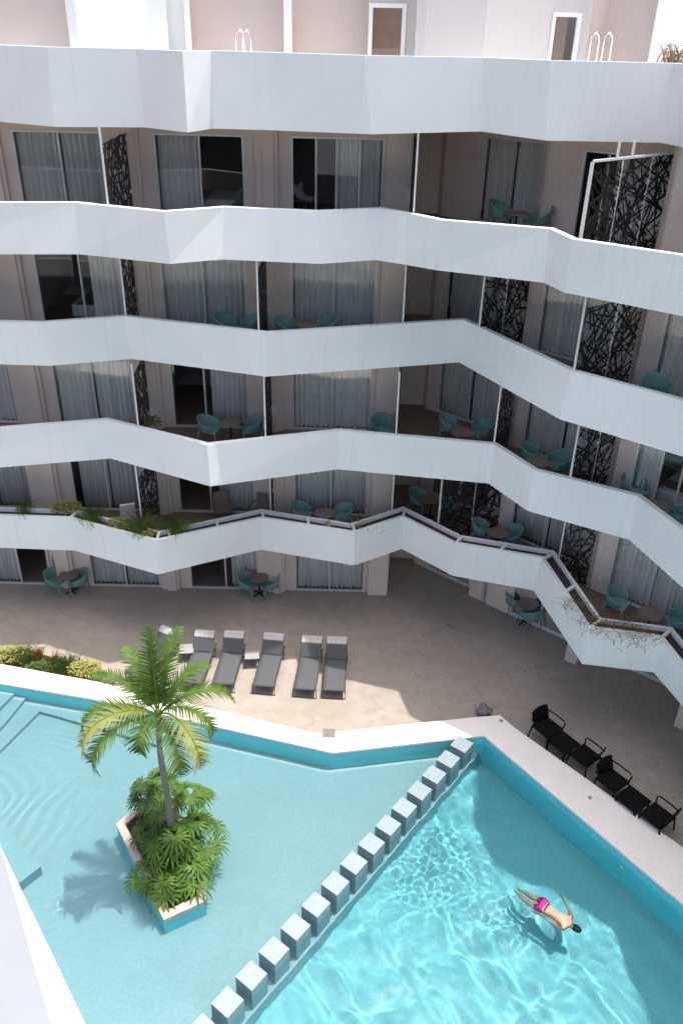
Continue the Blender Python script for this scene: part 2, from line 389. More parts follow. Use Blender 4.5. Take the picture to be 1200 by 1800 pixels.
wo = bpy.data.objects.new('pool_water', me); COL.objects.link(wo); tag(wo, kind='structure'); wo.cycles.is_caustics_caster = True

# ------------------------------------------------------------------ hotel building
F = 3.2
TP, HB = .967, 1.27
hotel = thing('hotel_building', 'white zigzag hotel wing with five balcony storeys around the pool courtyard', 'building')
EXT = {1: [(9.6, 14.5), (11, 13), (11.3, 9), (12, 2)], 2: [(9.3, 15.3), (10.8, 13.4), (11.2, 9), (12, 2)],
       3: [(8.6, 16.4), (10.3, 14), (11, 11), (12, 2)], 4: [(7.6, 16.6), (8.2, 15.2), (10.3, 13.6), (10.9, 11), (12, 2)],
       5: [(7.8, 17.9), (7.45, 16), (7.8, 14.8), (9.4, 14.0), (10.45, 13.2), (10.45, 12), (10.65, 11), (11.0, 10), (11.5, 4)]}
BAND = {
 4: ([(-150, 356), (132, 356), (288, 372), (394, 364), (560, 371), (668, 366), (713, 374), (777, 387), (965, 402), (1005, 420), (1200, 449)],
     [(-150, 447), (140, 447), (300, 464), (391, 456), (562, 464), (660, 457), (710, 465), (767, 475), (955, 497), (990, 514), (1200, 556)]),
 3: ([(-150, 561), (74, 567), (218, 556), (470, 585), (814, 562), (1003, 651), (1200, 704)],
     [(-150, 636), (88, 643), (232, 631), (468, 662), (807, 637), (983, 737), (1200, 803)]),
 2: ([(-150, 765), (187, 738), (364, 782), (596, 757), (867, 781), (937, 826), (1119, 872), (1200, 933)],
     [(-150, 834), (195, 806), (370, 855), (593, 825), (858, 850), (926, 898), (1105, 949), (1200, 1034)]),
 1: ([(-150, 900), (120, 910), (275, 950), (298, 945), (459, 910), (622, 936), (707, 908), (797, 954), (951, 980), (1033, 1103), (1160, 1120), (1200, 1170)],
     [(-150, 957), (133, 968), (278, 1010), (297, 1005), (459, 966), (622, 994), (706, 965), (795, 1012), (937, 1038), (1022, 1167), (1148, 1182), (1200, 1243)])}
B5 = [(-160, 208, -150), (0, 214, 0), (98, 223, 84), (256, 224, 240), (330, 233, 321), (374, 226, 372), (480, 229, 482), (652, 236, 640), (845, 231, 853), (957, 247, 968), (1160, 251, 1185), (1200, 259, 1225)]
TOPS = {}; BOTS = {}
for k, (t, b) in BAND.items():
    zt = k*F+TP-(.1 if k == 1 else 0)
    TOPS[k] = [at2(*q, zt) for q in t]+EXT[k]; BOTS[k] = [at2(*q, zt-HB) for q in b]+EXT[k]
    TOPS[k].insert(0, (TOPS[k][0][0]-12, TOPS[k][0][1]+1.5)); BOTS[k].insert(0, (BOTS[k][0][0]-12, BOTS[k][0][1]+1.5))
# roof band: the foot of each fold from the photograph, the top straight above it along the fascia
ZB5 = 15.58
t5, b5 = [], []
for (x, y, xt) in B5:
    zb = ZB5-.10*max(0, min(1, (700-x)/500))
    if x == 845: zb += .06
    q = at(x, y, zb); b5.append((q.x, q.y, zb))
    d = ray(xt, 95+(xt-600)*.016); s = q.y/d.y
    t5.append((d.x*s, q.y))
BOTS[5] = [(b5[0][0]-12, b5[0][1]+1.5)]+[q[:2] for q in b5]+EXT[5]; TOPS[5] = [(t5[0][0]-12, t5[0][1]+1.5)]+t5+EXT[5]
ZBOT5 = [b5[0][2]]+[q[2] for q in b5]+[ZB5]*len(EXT[5])
BACK = [(16, 1), (17.5, 17), (10, 27.5), (6, 31.5), (-30, 31.5)]
for k in range(1, 6):
    T, B = TOPS[k], BOTS[k]; n = len(T)
    zt = k*F+TP-(.1 if k == 1 else 0) if k < 5 else 17.2
    zbs = [zt-HB]*n if k < 5 else ZBOT5
    zf = k*F+.004
    th = .10 if k == 1 else .16
    Ti = offset(T, th); Bi = offset(B, .2); Fi = offset([lerp2(T[i], B[i], (zt-zf)/(zt-zbs[i])) for i in range(n)], th)
    m = MB(); vs = []
    for i in range(n): vs += [(*T[i], zt), (*B[i], zbs[i]), (*Ti[i], zt), (*Fi[i], zf-.05), (*Bi[i], zbs[i])]
    fs = []
    for i in range(n-1):
        a, c = i*5, i*5+5; fs += [(a+1, a, c, c+1), (a, a+2, c+2, c), (a+2, a+3, c+3, c+2), (a+4, a+1, c+1, c+4)]
    m.add(vs, fs); me = m.build('parapet', M['white'], hotel)
    if k == 5: tag(me, 'tall white roof parapet band')
    sp = offset(B, .12)+BACK
    MB().prism(sp, max(zbs)+.004, k*F).build('floor_slab' if k < 5 else 'roof_slab', M['white'] if k == 5 else [M['white']], hotel)
    if k < 5:
        fp = offset(Fi, .004)+[(13, 1.5), (14.6, 15.8), (8.6, 24.5), (5.6, 27.4), (2.4, 28.4), (-30, 28.4)]
        MB().add([(x, y, zf) for x, y in fp], [tuple(range(len(fp)))]).build('balcony_floor', M['balcony'], hotel)
# ---- first floor planter trough behind the outer face
T = TOPS[1]; zt = F+TP-.1
ti0, ti1, ti2 = offset(T, .10), offset(T, .44), offset(T, .52)
m = MB(); vs = []
for i in range(len(T)): vs += [(*ti1[i], zt), (*ti2[i], zt), (*ti1[i], zt-.35), (*ti2[i], F)]
fs = []
for i in range(len(T)-1):
    a, c = i*4, i*4+4; fs += [(a, a+1, c+1, c), (a+2, a, c, c+2), (a+1, a+3, c+3, c+1)]
m.add(vs, fs)
for i in range(2, len(T)-5):                     # cross ribs
    L = math.hypot(T[i+1][0]-T[i][0], T[i+1][1]-T[i][1]); ks = [0.02]+([.52] if L > 2.2 else [])
    for t in ks:
        m.bar((*lerp2(ti0[i], ti0[i+1], t), zt-.04), (*lerp2(ti1[i], ti1[i+1], t), zt-.04), .08, .085)
m.build('planter_trough', M['white'], hotel)
m = MB(); vs = []
for i in range(len(T)): vs += [(*ti0[i], zt-.13), (*ti1[i], zt-.13)]
m.add(vs, [(i*2, i*2+1, i*2+3, i*2+2) for i in range(len(T)-1)]).build('planter_soil', M['soil'], hotel)

# ---- walls and windows
nW, dW = (.63, .777), (.777, -.63)
def PW(s, c): return (s*dW[0]+c*nW[0], s*dW[1]+c*nW[1])
WH = 2.36
def curtain_mesh(A, d, nin, t0, t1, z0, z1, seed):
    r = random.Random(seed); L = t1-t0; n = max(16, int(L*58)); m = MB(); vs = []
    ph = 0; pts = []
    for i in range(n+1):
        ph += r.uniform(.35, 1.05); u = t0+L*i/n; am = .062+.03*math.sin(i*.23+seed)
        pts.append((u, am*math.sin(ph)))
    for (u, o) in pts:
        for z, kk in ((z0+.03, 1.), (z0+(z1-z0)*.5, .9), (z1-.02, .75)):
            q = V((A[0], A[1]))+V(d)*u+V(nin)*(.23+o*kk); vs.append((q.x, q.y, z))
    fs = [(i*3+j, i*3+3+j, i*3+4+j, i*3+1+j) for i in range(n) for j in range(2)]
    return m.add(vs, fs)
wseed = [0]
def window(A, d, nin, t0, t1, z0, h, curt, opening=None, mull=(.5,)):
    A2 = V(A); d2 = V(d); n2 = V(nin)
    def P(t, z, dep): q = A2+d2*t+n2*dep; return (q.x, q.y, z)
    fr = MB(); dp = .035
    up = V((nin[0], nin[1], 0))
    for a, b in (((t0+.03, z0+.005), (t0+.03, z0+h-.005)), ((t1-.03, z0+.005), (t1-.03, z0+h-.005))):
        fr.bar(P(a[0], a[1], dp), P(b[0], b[1], dp), .06, .09, V((nin[0], nin[1], 0)))
    fr.bar(P(t0+.06, z0+h-.035, dp), P(t1-.06, z0+h-.035, dp), .09, .06); fr.bar(P(t0+.06, z0+.035, dp), P(t1-.06, z0+.035, dp), .09, .06)
    for q in mull:
        t = t0+(t1-t0)*q; fr.bar(P(t, z0+.07, dp), P(t, z0+h-.07, dp), .055, .06, V((nin[0], nin[1], 0)))
    f = fr.build('window', M['alu'], hotel)
    g = MB(); L = t1-t0
    spans = [(0, 1)] if opening is None else [(0, opening[0]), (opening[1], 1)]
    for a, b in spans:
        if b-a < .02: continue
        g.add([P(t0+.04+(L-.08)*a, z0+.05, .05), P(t0+.04+(L-.08)*b, z0+.05, .05), P(t0+.04+(L-.08)*b, z0+h-.05, .05), P(t0+.04+(L-.08)*a, z0+h-.05, .05)], [(0, 1, 2, 3)])
    g.build('pane', M['glass'], f)
    for a, b in curt:
        wseed[0] += 1
        curtain_mesh(A, d, nin, t0+.02+(L-.04)*a, t0+.02+(L-.04)*b, z0, z0+h-.04, wseed[0]).build('curtain', M['curtain'], f, smooth=True)
def wall_run(mb, A, B, z0, z1, wins=(), th=.14):
    A, B = V(A), V(B); d = (B-A); L = d.length; d.normalize(); nin = V((-d.y, d.x))
    def pr(a, b, za, zb):
        if b-a < .004: return
        p = [A+d*a, A+d*b, A+d*b+nin*th, A+d*a+nin*th]; mb.prism([tuple(q) for q in p], za, zb)
    t = 0
    for (a, b, h, cu, op, mu) in wins:
        pr(t, a, z0, z1); pr(a, b, z0+h, z1); t = b
        window(tuple(A), tuple(d), tuple(nin), a, b, z0, h, cu, op, mu)
    pr(t, L, z0, z1)
FULL = [(0, .495), (.505, 1)]
X0 = -20.
def mw(x0, x1, cu=FULL, op=None, mu=(.5,), h=WH): return (x0-X0, x1-X0, h, cu, op, mu)
MAINW = {
 4: [mw(-16.8, -14.3), mw(-13, -10.5), mw(-9.25, -6.72), mw(-5.38, -2.9, [(.02, .47)]), mw(-1.62, .95, [(.5, .98)], (.0, .26), (.27, .49, .74))],
 3: [mw(-16.8, -14.3), mw(-13, -10.5), mw(-9.2, -6.7, [(.62, 1)], (.45, .55), (.53,)), mw(-5.5, -2.98), mw(-1.66, .88)],
 2: [mw(-16.8, -14.3), mw(-13, -10.5), mw(-9.2, -6.7), mw(-5.48, -3.02, [(.5, 1)], (.04, .40), (.43,)), mw(-1.66, .88)],
 1: [mw(-16.8, -14.3), mw(-13, -10.55), mw(-9.12, -6.75, [(.09, .52), (.53, 1)]), mw(-5.54, -2.95, [(.52, 1)], (.03, .4), (.42,)), mw(-1.62, .86)],
 0: [mw(-16.8, -14.3), mw(-12.9, -10.1, [(0, .47), (.88, 1)], (.5, .86), (.17, .49, .88)), mw(-8.96, -6.48), mw(-5.4, -2.92, [(.6, 1)], (.05, .48), (.52,)), mw(-1.62, .88)]}
for k in range(5):
    z0, z1 = k*F+.006, (k+1)*F-.296
    if k == 4: z1 = 15.9
    m = MB()
    wall_run(m, (X0, 24.7), (1.72, 24.7), z0, z1, MAINW[k])
    wall_run(m, (1.72, 24.842), (1.95, 27.05), z0, z1); wall_run(m, (1.953, 27.05), (2.75, 27.0), z0, z1); wall_run(m, (2.752, 27.0), PW(-14.6, 22.5), z0, z1)
    def ww(s0, a, b, cu=FULL, op=None, mu=(.5,), h=WH): return (a-s0, b-s0, h, cu, op, mu)
    if k:
        w4 = ww(-14.6, -13.3, -11.4) if k == 4 else ww(-14.6, -14.17, -11.75, [(.6, 1)] if k == 1 else FULL)
        wall_run(m, PW(-14.597, 22.5), PW(-11.0, 22.5), z0, z1, [w4])
        wall_run(m, PW(-11.0, 22.497), PW(-11.0, 21.84), z0, z1)
        wall_run(m, PW(-10.997, 21.84), PW(-7.3, 21.84), z0, z1, [ww(-10.997, -9.95 if k == 4 else -10.53, -7.5 if k == 4 else -8.05, [(.33, 1)] if k == 4 else FULL, (0, .25) if k == 4 else None, (.28, .64) if k == 4 else (.5,))])
        wall_run(m, PW(-7.3, 21.837), PW(-7.3, 20.83), z0, z1)
        wall_run(m, PW(-7.297, 20.83), PW(-3.6, 20.83), z0, z1, [ww(-7.297, -6.68, -4.18, [(0, .27)] if k == 2 else FULL, None, (.29, .52) if k == 2 else (.5,))])
        wall_run(m, PW(-3.6, 20.827), PW(-3.6, 19.8), z0, z1); wall_run(m, PW(-3.597, 19.8), PW(.2, 19.8), z0, z1, [ww(-3.597, -3.0, -.5)])
    else:
        wall_run(m, PW(-14.597, 22.5), PW(-11.3, 22.5), z0, z1, [ww(-14.597, -14.0, -12.1)])
        wall_run(m, PW(-11.3, 22.497), PW(-11.3, 22.05), z0, z1)
        wall_run(m, PW(-11.297, 22.05), PW(.2, 22.05), z0, z1, [ww(-11.297, -10.2, -7.9), ww(-11.297, -6.9, -4.5), ww(-11.297, -3.4, -1.0)])
    wall_run(m, PW(.203, 19.8), (13.4, 8), z0, z1); wall_run(m, (13.4, 7.99), (14.2, 1), z0, z1)
    m.build('wall', M['taupe'], hotel)
    # shallow piers that mask the cross walls
    for x in (-13.65, -9.85, -6.08, -2.28):
        m = MB(); a_, b_ = x-.31, x+.31; c_, d_ = x-.10, x+.20
        m.prism([(a_, 24.69), (a_, 24.58), (c_, 24.58), (c_, 24.50), (d_, 24.50), (d_, 24.58), (b_, 24.58), (b_, 24.69)], z0, z1-.006).build('pier', M['taupe'], hotel)
    MB().box((1.35, 24.6, (z0+z1)/2), (.70, .19, z1-z0-.012)).build('pier', M['taupe'], hotel)
    # room interior: back wall and cross walls
    m = MB()
    BK = [(14.0, 1.2), (15.6, 16.6), (9.2, 26.2), (5.7, 29.6), (-25, 29.6)]
    for i in range(4):
        p, q = V(BK[i]), V(BK[i+1]); e = (q-p).normalized(); nn = V((e.y, -e.x))*.1; m.prism([tuple(p), tuple(q), tuple(q+nn), tuple(p+nn)], z0, z1)
    for x in (-13.65, -9.85, -6.08, -2.28, 1.7): m.box((x, 27.3, (z0+z1)/2), (.12, 4.6, z1-z0-.01))
    for s, c in ((-11.1, 22.75), (-7.4, 22.3), (-3.6, 22.2)):
        a, b = PW(s, c), PW(s, c+3.6); m.bar((*a, (z0+z1)/2), (*b, (z0+z1)/2), .12, z1-z0-.01)
    m.build('room_wall', M['room_wall'], hotel)
    if k == 0: MB().add([(-25, 24.86, .012), (1.6, 24.86, .012), (1.6, 29.5, .012), (-25, 29.5, .012)], [(0, 1, 2, 3)]).build('room_floor', M['room_floor'], hotel)
# ground floor columns
a, b = at2(829, 1044), at2(853, 1057)
MB().prism([PW(-11.9, 22.49), PW(-11.9, 22.1), PW(-11.25, 22.1), PW(-11.25, 22.8)], 0, F-.3).build('column', M['taupe'], hotel)
for s, c in ((-7.4, 21.1), (-3.55, 20.5)):
    MB().prism([PW(s-.2, c), PW(s+.2, c), PW(s+.2, c+.45), PW(s-.2, c+.45)], 0, F-.3).build('column', M['taupe'], hotel)
# wall sockets
sk = MB()
for (px, py, n, c) in ((500, 893, (0, 1), 24.66), (298, 888, (0, 1), 24.66), (880, 915, nW, 21.8), (1053, 1016, nW, 20.8)):
    q = atp(px, py, n, c); ang = 0 if n[0] == 0 else math.atan2(dW[1], dW[0]); sk.box(q, (.1, .03, .13), ang)
for (px, py) in ((725, 533), (826, 356)):
    q = atp(px, py, (0, 1), 26.98 if py > 400 else 26.9); sk.box(q, (.1, .03, .13), 0)
sk.build('wall_socket', M['socket'], hotel)
# privacy screens: laser cut metal, bars left between random cuts
def clip(p, q, w_, h):
    t0, t1 = 0., 1.; dx, dy = q[0]-p[0], q[1]-p[1]
    for a, b in ((-dx, p[0]), (dx, w_-p[0]), (-dy, p[1]), (dy, h-p[1])):
        if abs(a) < 1e-9:
            if b < 0: return None
            continue
        r = b/a
        if a < 0: t0 = max(t0, r)
        else: t1 = min(t1, r)
    if t0 >= t1: return None
    return (p[0]+dx*t0, p[1]+dy*t0), (p[0]+dx*t1, p[1]+dy*t1)
def screen(Fp, Wp, z0, z1, seed, cell=False, mids=(), post_top=None, dens=30, framed=False):
    r = random.Random(seed); Fp, Wp = V(Fp), V(Wp); d = Wp-Fp; w_ = d.length; d.normalize(); nn = V((d.y, -d.x)); h = z1-z0
    m = MB()
    def P(u, v): q = Fp+d*u; return (q.x, q.y, z0+v)
    up = V((nn.x, nn.y, 0))
    def bb(p, q, wd): m.bar(P(*p), P(*q), wd, .012+.01*r.random(), up)
    if not cell:
        nl = int(dens*.42*w_)+5
        for i in range(nl):                      # long cuts right across, evenly spread
            a = (r.uniform(1.0, 1.45), r.uniform(1.75, 2.2), r.uniform(.3, .8), r.uniform(2.35, 2.85))[i % 4]
            c = (w_*(i+.5+r.uniform(-.4, .4))/nl, h*((i*.618) % 1)); L = r.choice((1.0, 4, 4))
            s = clip((c[0]-L*math.cos(a), c[1]-L*math.sin(a)), (c[0]+L*math.cos(a), c[1]+L*math.sin(a)), w_, h)
            if s: bb(s[0], s[1], r.choice((.024, .036, .05)))
        ns_ = int(dens*.75*w_)+6
        for i in range(ns_):                     # short webs between them
            a = r.uniform(0, 3.14); c = (w_*(((i*.754)+r.uniform(0, .2)) % 1), h*(((i*.569)+r.uniform(0, .1)) % 1)); L = r.uniform(.14, .36)
            s = clip((c[0]-L*math.cos(a), c[1]-L*math.sin(a)), (c[0]+L*math.cos(a), c[1]+L*math.sin(a)), w_, h)
            if s: bb(s[0], s[1], r.choice((.024, .036, .055)))
    else:
        cs_ = .17; nx_, nz = max(2, int(w_/cs_)), int(h/cs_)
        g = {(i, j): (min(max((i+r.uniform(-.38, .38)+.5*(j % 2))*w_/nx_, 0), w_), min(max((j+r.uniform(-.38, .38))*h/nz, 0), h)) for i in range(nx_+1) for j in range(nz+1)}
        for (i, j), p in g.items():
            for e in ((i+1, j), (i, j+1), (i+(1 if j % 2 else -1), j+1)):
                if e in g and r.random() < .74: bb(p, g[e], r.choice((.038, .05, .065)))
    for a, b in (((0, .01), (w_, .01)), ((0, h-.01), (w_, h-.01)), ((w_-.012, 0), (w_-.012, h))): bb(a, b, .03)
    o = m.build('privacy_screen', M['blackmetal'], hotel)
    ps = MB()
    pw_ = .06 if framed else .044
    ps.bar((*Fp, z0-.02), (*Fp, post_top or z1), pw_, pw_, up)
    if framed:
        ps.bar(P(.03, h+.02), P(w_, h+.02), .05, .05, V((0, 0, 1)))
        for t in (.17, .28): ps.bar(P(w_*t, h+.05), P(w_*t, h+.36), .045, .045, up)
    for t in mids: q = Fp+d*(w_*t); ps.bar((q.x, q.y, z0), (q.x, q.y, z1 if framed else (post_top or z1)), .022, .03, up)
    ps.build('post', M['post'], o)
def fr(px, py, k, inn=.12):
    q = V(at2(px, py, k*F+TP)); return (q.x*(1+.0), q.y+inn)
C = lambda k: (k+1)*F-.302
def scr(k, f, wp, seed, cell=False, mids=(), h=2.5, dens=30): screen(f, wp, k*F+.05, k*F+h, seed, cell, mids, C(k) if k < 4 else 15.6, dens)
wx = lambda px, py: tuple(atp(px, py, (0, 1), 24.55)[:2])
scr(4, fr(188, 361, 4), wx(228, 300), 11, True, h=2.35); scr(4, fr(727, 376, 4), (1.72, 24.5), 12)
scr(3, fr(220, 557, 3), wx(241, 540), 13, True); scr(3, fr(454, 583, 3), wx(470, 560), 14, True); scr(3, fr(708, 569, 3), (1.72, 24.5), 15)
scr(2, fr(242, 752, 2), wx(263, 720), 16, True); scr(2, fr(466, 770, 2), wx(478, 740), 17, True); scr(2, fr(696, 766, 2), (1.72, 24.5), 18)
scr(1, fr(243, 925, 1, .5), wx(280, 880), 19, True, h=2.3); scr(1, fr(473, 895, 1, .5), wx(481, 890), 20, True); scr(1, fr(690, 905, 1, .5), (1.72, 24.5), 21)
screen((5.30, 19.62), (9.2, 22.55), 4*F+.05, 4*F+2.5, 31, False, (.22, .44, .68), None, 27, True)
scr(3, fr(843, 577, 3), PW(-11.05, 21.95), 32, mids=(.5,)); scr(3, fr(1010, 655, 3), PW(-7.3, 20.9), 33, mids=(.55,))
scr(2, fr(869, 782, 2), PW(-11.05, 21.95), 34); scr(2, fr(1003, 843, 2), PW(-7.3, 20.9), 35, mids=(.55,))
q1 = atp(826, 930, (0, 1), 22.95)
scr(1, fr(773, 925, 1, .5), PW(-11.05, 21.95), 36, mids=(.55,)); scr(1, fr(990, 985, 1, .5), PW(-7.3, 20.9), 37)
# ---- penthouse behind the roof terrace
ph = [(-120, 25.9), (126, 25.9), (127, 24.3), (143, 24.2), (271, 25.5), (298, 25.5), (299, 26), (328, 26), (329, 24.8), (338, 24.8), (339, 26.3), (499, 26.3), (500, 25.0), (513, 25.0), (514, 26.3), (645, 26.3), (646, 25.3)]
ph2 = [(710, 25.3), (727, 25.3), (728, 24.2), (744, 24.2), (848, 24.7), (962, 25.9)]
ph3 = [(1012, 26.2), (1027, 26.2), (1028, 26.9), (1057, 27.2), (1139, 26.6), (1140, 24.3), (1169, 24.3), (1300, 25.4)]
def pwall(pts, mat, z0=16.01, z1=19.4):
    m = MB(); P_ = []
    for px, y in pts: d = ray(px, 96); P_.append((d.x*y/d.y, y))
    m.add([(*p, z) for p in P_ for z in (z0, z1)], [(2*i, 2*i+2, 2*i+3, 2*i+1) for i in range(len(P_)-1)]); return m.build('penthouse_wall', mat, hotel), P_
_, e_a = pwall(ph[:2], M['blush']); pwall(ph[1:8], M['white']); pwall(ph[7:10], M['white']); pwall(ph[9:12], M['blush']); pwall(ph[11:14], M['white']); pwall(ph[13:16], M['blush']); _, A_ = pwall(ph[15:], M['shaded_white'])
_, B_ = pwall(ph2, M['shaded_white']); _, C_ = pwall(ph3[:2], M['shaded_white']); pwall(ph3[1:5], M['blush']); pwall(ph3[4:], M['white'])
def pdoor(p, q, ztop):
    p, q = V(p), V(q); d = (q-p); L = d.length; d.normalize(); nn = V((-d.y, d.x))
    m = MB()
    f = lambda t, z, o=0: (*(p+d*t+nn*o), z)
    for t in (.05, L-.05): m.bar(f(t, 16.02, .02), f(t, ztop, .02), .1, .1, V((nn.x, nn.y, 0)))
    m.bar(f(.1, ztop-.05, .02), f(L-.1, ztop-.05, .02), .1, .1)
    m.bar(f(L*.5, 16.03, .03), f(L*.5+.001, 16.12, .03), L-.2, .06, V((nn.x, nn.y, 0)))
    o = m.build('penthouse_door', M['whitemetal'], hotel)
    MB().add([f(.1, 16.1, .05), f(L-.1, 16.1, .05), f(L-.1, ztop-.1, .05), f(.1, ztop-.1, .05)], [(0, 1, 2, 3)]).build('pane', M['glass'], o)
    MB().box((L*.5, 0, 0), (.02, .02, .02)) 
    w2 = MB(); w2.prism([tuple(p), tuple(q), tuple(q+nn*.12), tuple(p+nn*.12)], ztop, 19.4); w2.build('penthouse_wall', M['shaded_white'], hotel)
    r2 = MB(); r2.prism([tuple(p+nn*1.6-d*.6), tuple(q+nn*1.6+d*.6), tuple(q+nn*1.7+d*.6), tuple(p+nn*1.7-d*.6)], 16.01, 19.2)
    r2.build('room_wall', M['balcony'], hotel)
pdoor(A_[-1], B_[0], 18.3); pdoor(B_[-1], C_[0], 18.2)

# ------------------------------------------------------------------ near building: only its stepped parapet reaches the picture, its bands show in the windows
near = thing('apartment_building', 'white near building edge with sunlit ledge in the lower left corner', 'building')
L1a, L1b = V((-1.51, 2.48)), V((-.91, 1.71)); e_ = (L1b-L1a).normalized()
MB().prism([tuple(L1a-e_*2.5), tuple(L1a+e_*3.4), (-1.4, -.6), (-4.6, 3.6)], -.5, 14.5).build('ledge', M['white'], near)
E_ = V((-.699, 1.15)); wd2 = V((-.86, .51)); wn2 = V((.51, .86))
MB().prism([tuple(E_), tuple(E_+wd2*2.6), tuple(E_+wd2*2.6+wn2*.12), tuple(E_+V((-.075, .125)))], 14.504, 17.3).build('wall', M['white'], near)
m = MB(); gl = MB()
zig = [(-30, -7.5), (-24, -5.2), (-19, -6.6), (-14, -4.6), (-9, -6.4), (-4.5, -4.9), (0, -6.3), (5, -4.8), (9, -6.2), (14, -4.5)]
for k in range(2):  # bands stop at two storeys to let more sky light onto the hotel
    zz = k*F+.967
    zg = [(x, y+.35*math.sin(k*1.7+x)) for x, y in zig]; inn = offset(zg, -.2)
    m.add([(*p, z) for p in zg for z in (zz-1.27, zz)]+[(*p, zz) for p in inn], [(2*i, 2*i+2, 2*i+3, 2*i+1) for i in range(len(zg)-1)]+[(2*i+1, 2*i+3, 2*len(zg)+i+1, 2*len(zg)+i) for i in range(len(zg)-1)])
    m.prism([*zg, (14, -8.4), (-30, -8.4)], zz-1.27+.01, zz-.95)
m.build('balcony_band', M['white'], near)
MB().prism([(-30, -8.5), (14, -8.5), (14, -9.5), (-30, -9.5)], 0, 3.9).build('wall', M['taupe'], near)
MB().prism([(-30, -8.6), (14, -8.6), (14, -26), (-30, -26)], 3.91, 4.3).build('roof', M['white'], near)  # unseen low roof, added in white to bounce sunlight

# ------------------------------------------------------------------ pool bar stools and planter
SZ = .32
sx, sv = V((.193, -.148)), V((.148, .193))
k_ = (CAMH-SZ)/(CAMH-.1)
sbase = V((-2.144, 9.852))*k_; sstep = V((.441, .570))*k_; sx *= k_; sv *= k_
ORD = [w_+' whole one from the near end' for w_ in ('first', 'second', 'third', 'fourth', 'fifth', 'sixth', 'seventh')]+[w_+' from the far end' for w_ in ('seventh', 'sixth', 'fifth', 'fourth', 'third', 'second')]+['at the far end by the coping']
for i in range(-1, 14):
    c = sbase+sstep*i; m = MB()
    m.prism([tuple(c-sx-sv), tuple(c+sx-sv), tuple(c+sx+sv), tuple(c-sx+sv)], ZS-.01, SZ)
    lab = 'grey tiled cube stool in the pool row, cut off by the bottom edge' if i < 0 else 'grey tiled cube stool in the pool row, '+ORD[i]
    RECV.append(tag(m.build('pool_stool', M['stooltile'], bevel=.006), lab, 'stool', 'tiled cube stools along the pool ledge'))
ZP = .18
pl = [at2(204, 1449, ZP), at2(288, 1617, ZP), at2(362, 1583, ZP), at2(364, 1535, ZP), (-4.28, 15.1), at2(238, 1418, ZP)]
planter = thing('pool_planter', 'angular stone planter island standing in the pool under the palm', 'planter', (-4.2, 13.3, ZS))
def loc(poly): return [(x+4.2, y-13.3) for x, y in poly]
inr = []
cl = pl+pl[:2]
inr = offset(cl, .2)[1:-1]; inr = [inr[-1]]+inr[:-1]
m = MB(); n = len(pl); P0, P1 = loc(pl), loc(inr)
bas = [(x*.985, y*.985) for x, y in P0]
for i in range(n):
    j = (i+1) % n
    m.add([(*P0[i], ZP-ZS), (*P0[j], ZP-ZS), (*P1[j], ZP-ZS), (*P1[i], ZP-ZS)], [(0, 1, 2, 3)])
    m.add([(*P0[i], ZP-ZS), (*P0[j], ZP-ZS), (*P0[j], ZP-ZS-.1), (*P0[i], ZP-ZS-.1)], [(0, 1, 2, 3)])
    m.add([(*P1[i], ZP-ZS), (*P1[j], ZP-ZS), (*P1[j], ZP-ZS-.2), (*P1[i], ZP-ZS-.2)], [(0, 1, 2, 3)])
m.build('rim', M['rimstone'], planter)
m = MB(); m.prism(bas, -.01, ZP-ZS-.1); RECV.append(m.build('base', M['poolwall'], planter))
m = MB(); m.add([(*p, ZP-ZS-.09) for p in P1], [tuple(range(n))]); m.build('soil', M['soil'], planter)

# ------------------------------------------------------------------ foliage
def leaf_strip(m, pts, w0, w1, up, fold=.0):     # a blade along pts, width w0 -> w1
    L = len(pts); vs = []
    for i, p in enumerate(pts):
        d = (pts[min(i+1, L-1)]-pts[max(i-1, 0)]).normalized(); s = d.cross(up)
        if s.length < 1e-3: s = d.cross(V((1, 0, 0)))
        s.normalize(); t = i/(L-1); ww_ = w0+(w1-w0)*t
        vs += [p-s*ww_, p+s*ww_]
    m.add(vs, [(2*i, 2*i+1, 2*i+3, 2*i+2) for i in range(L-1)])
def frond(m, m2, base, az, el, L, droop, rnd, leaf=.5, n=34, tw=0.):
    # rachis: starts at elevation el, bends down
    p = V(base); pts = [p.copy()]; e = el; a = az; S = 14
    for i in range(S):
        d = V((math.cos(a)*math.cos(e), math.sin(a)*math.cos(e), math.sin(e))); p = p+d*(L/S); pts.append(p.copy())
        e -= droop*(.35+1.3*i/S)/S; a += tw/S
    m2.tube(pts, .022, 5, .006)
    for i in range(n):
        t = .14+.86*i/(n-1); f = t*S; k = min(int(f), S-1); q = pts[k].lerp(pts[k+1], f-k)
        d = (pts[k+1]-pts[k]).normalized(); up = V((0, 0, 1)); s = d.cross(up)
        if s.length < .15: s = V((-math.sin(a), math.cos(a), 0))
        s.normalize(); nn = s.cross(d).normalized()
        ll = leaf*(math.sin(math.pi*(.14+.80*t))**.6)*(1-.25*t)*rnd.uniform(.85, 1.1)
        for sg in (-1, 1):
            dd = (d*rnd.uniform(.55, .8)+s*sg*.85+nn*rnd.uniform(.0, .25)).normalized()
            g = V((0, 0, -1))*rnd.uniform(.3, .55)
            b = [q, q+dd*ll*.35, q+dd*ll*.72+g*ll*.16, q+dd*ll+g*ll*.46]
            leaf_strip(m, b, .021, .003, nn+s*sg*.3)
            m.v[-6:-4] = [tuple(V(m.v[-6])), tuple(V(m.v[-5]))]
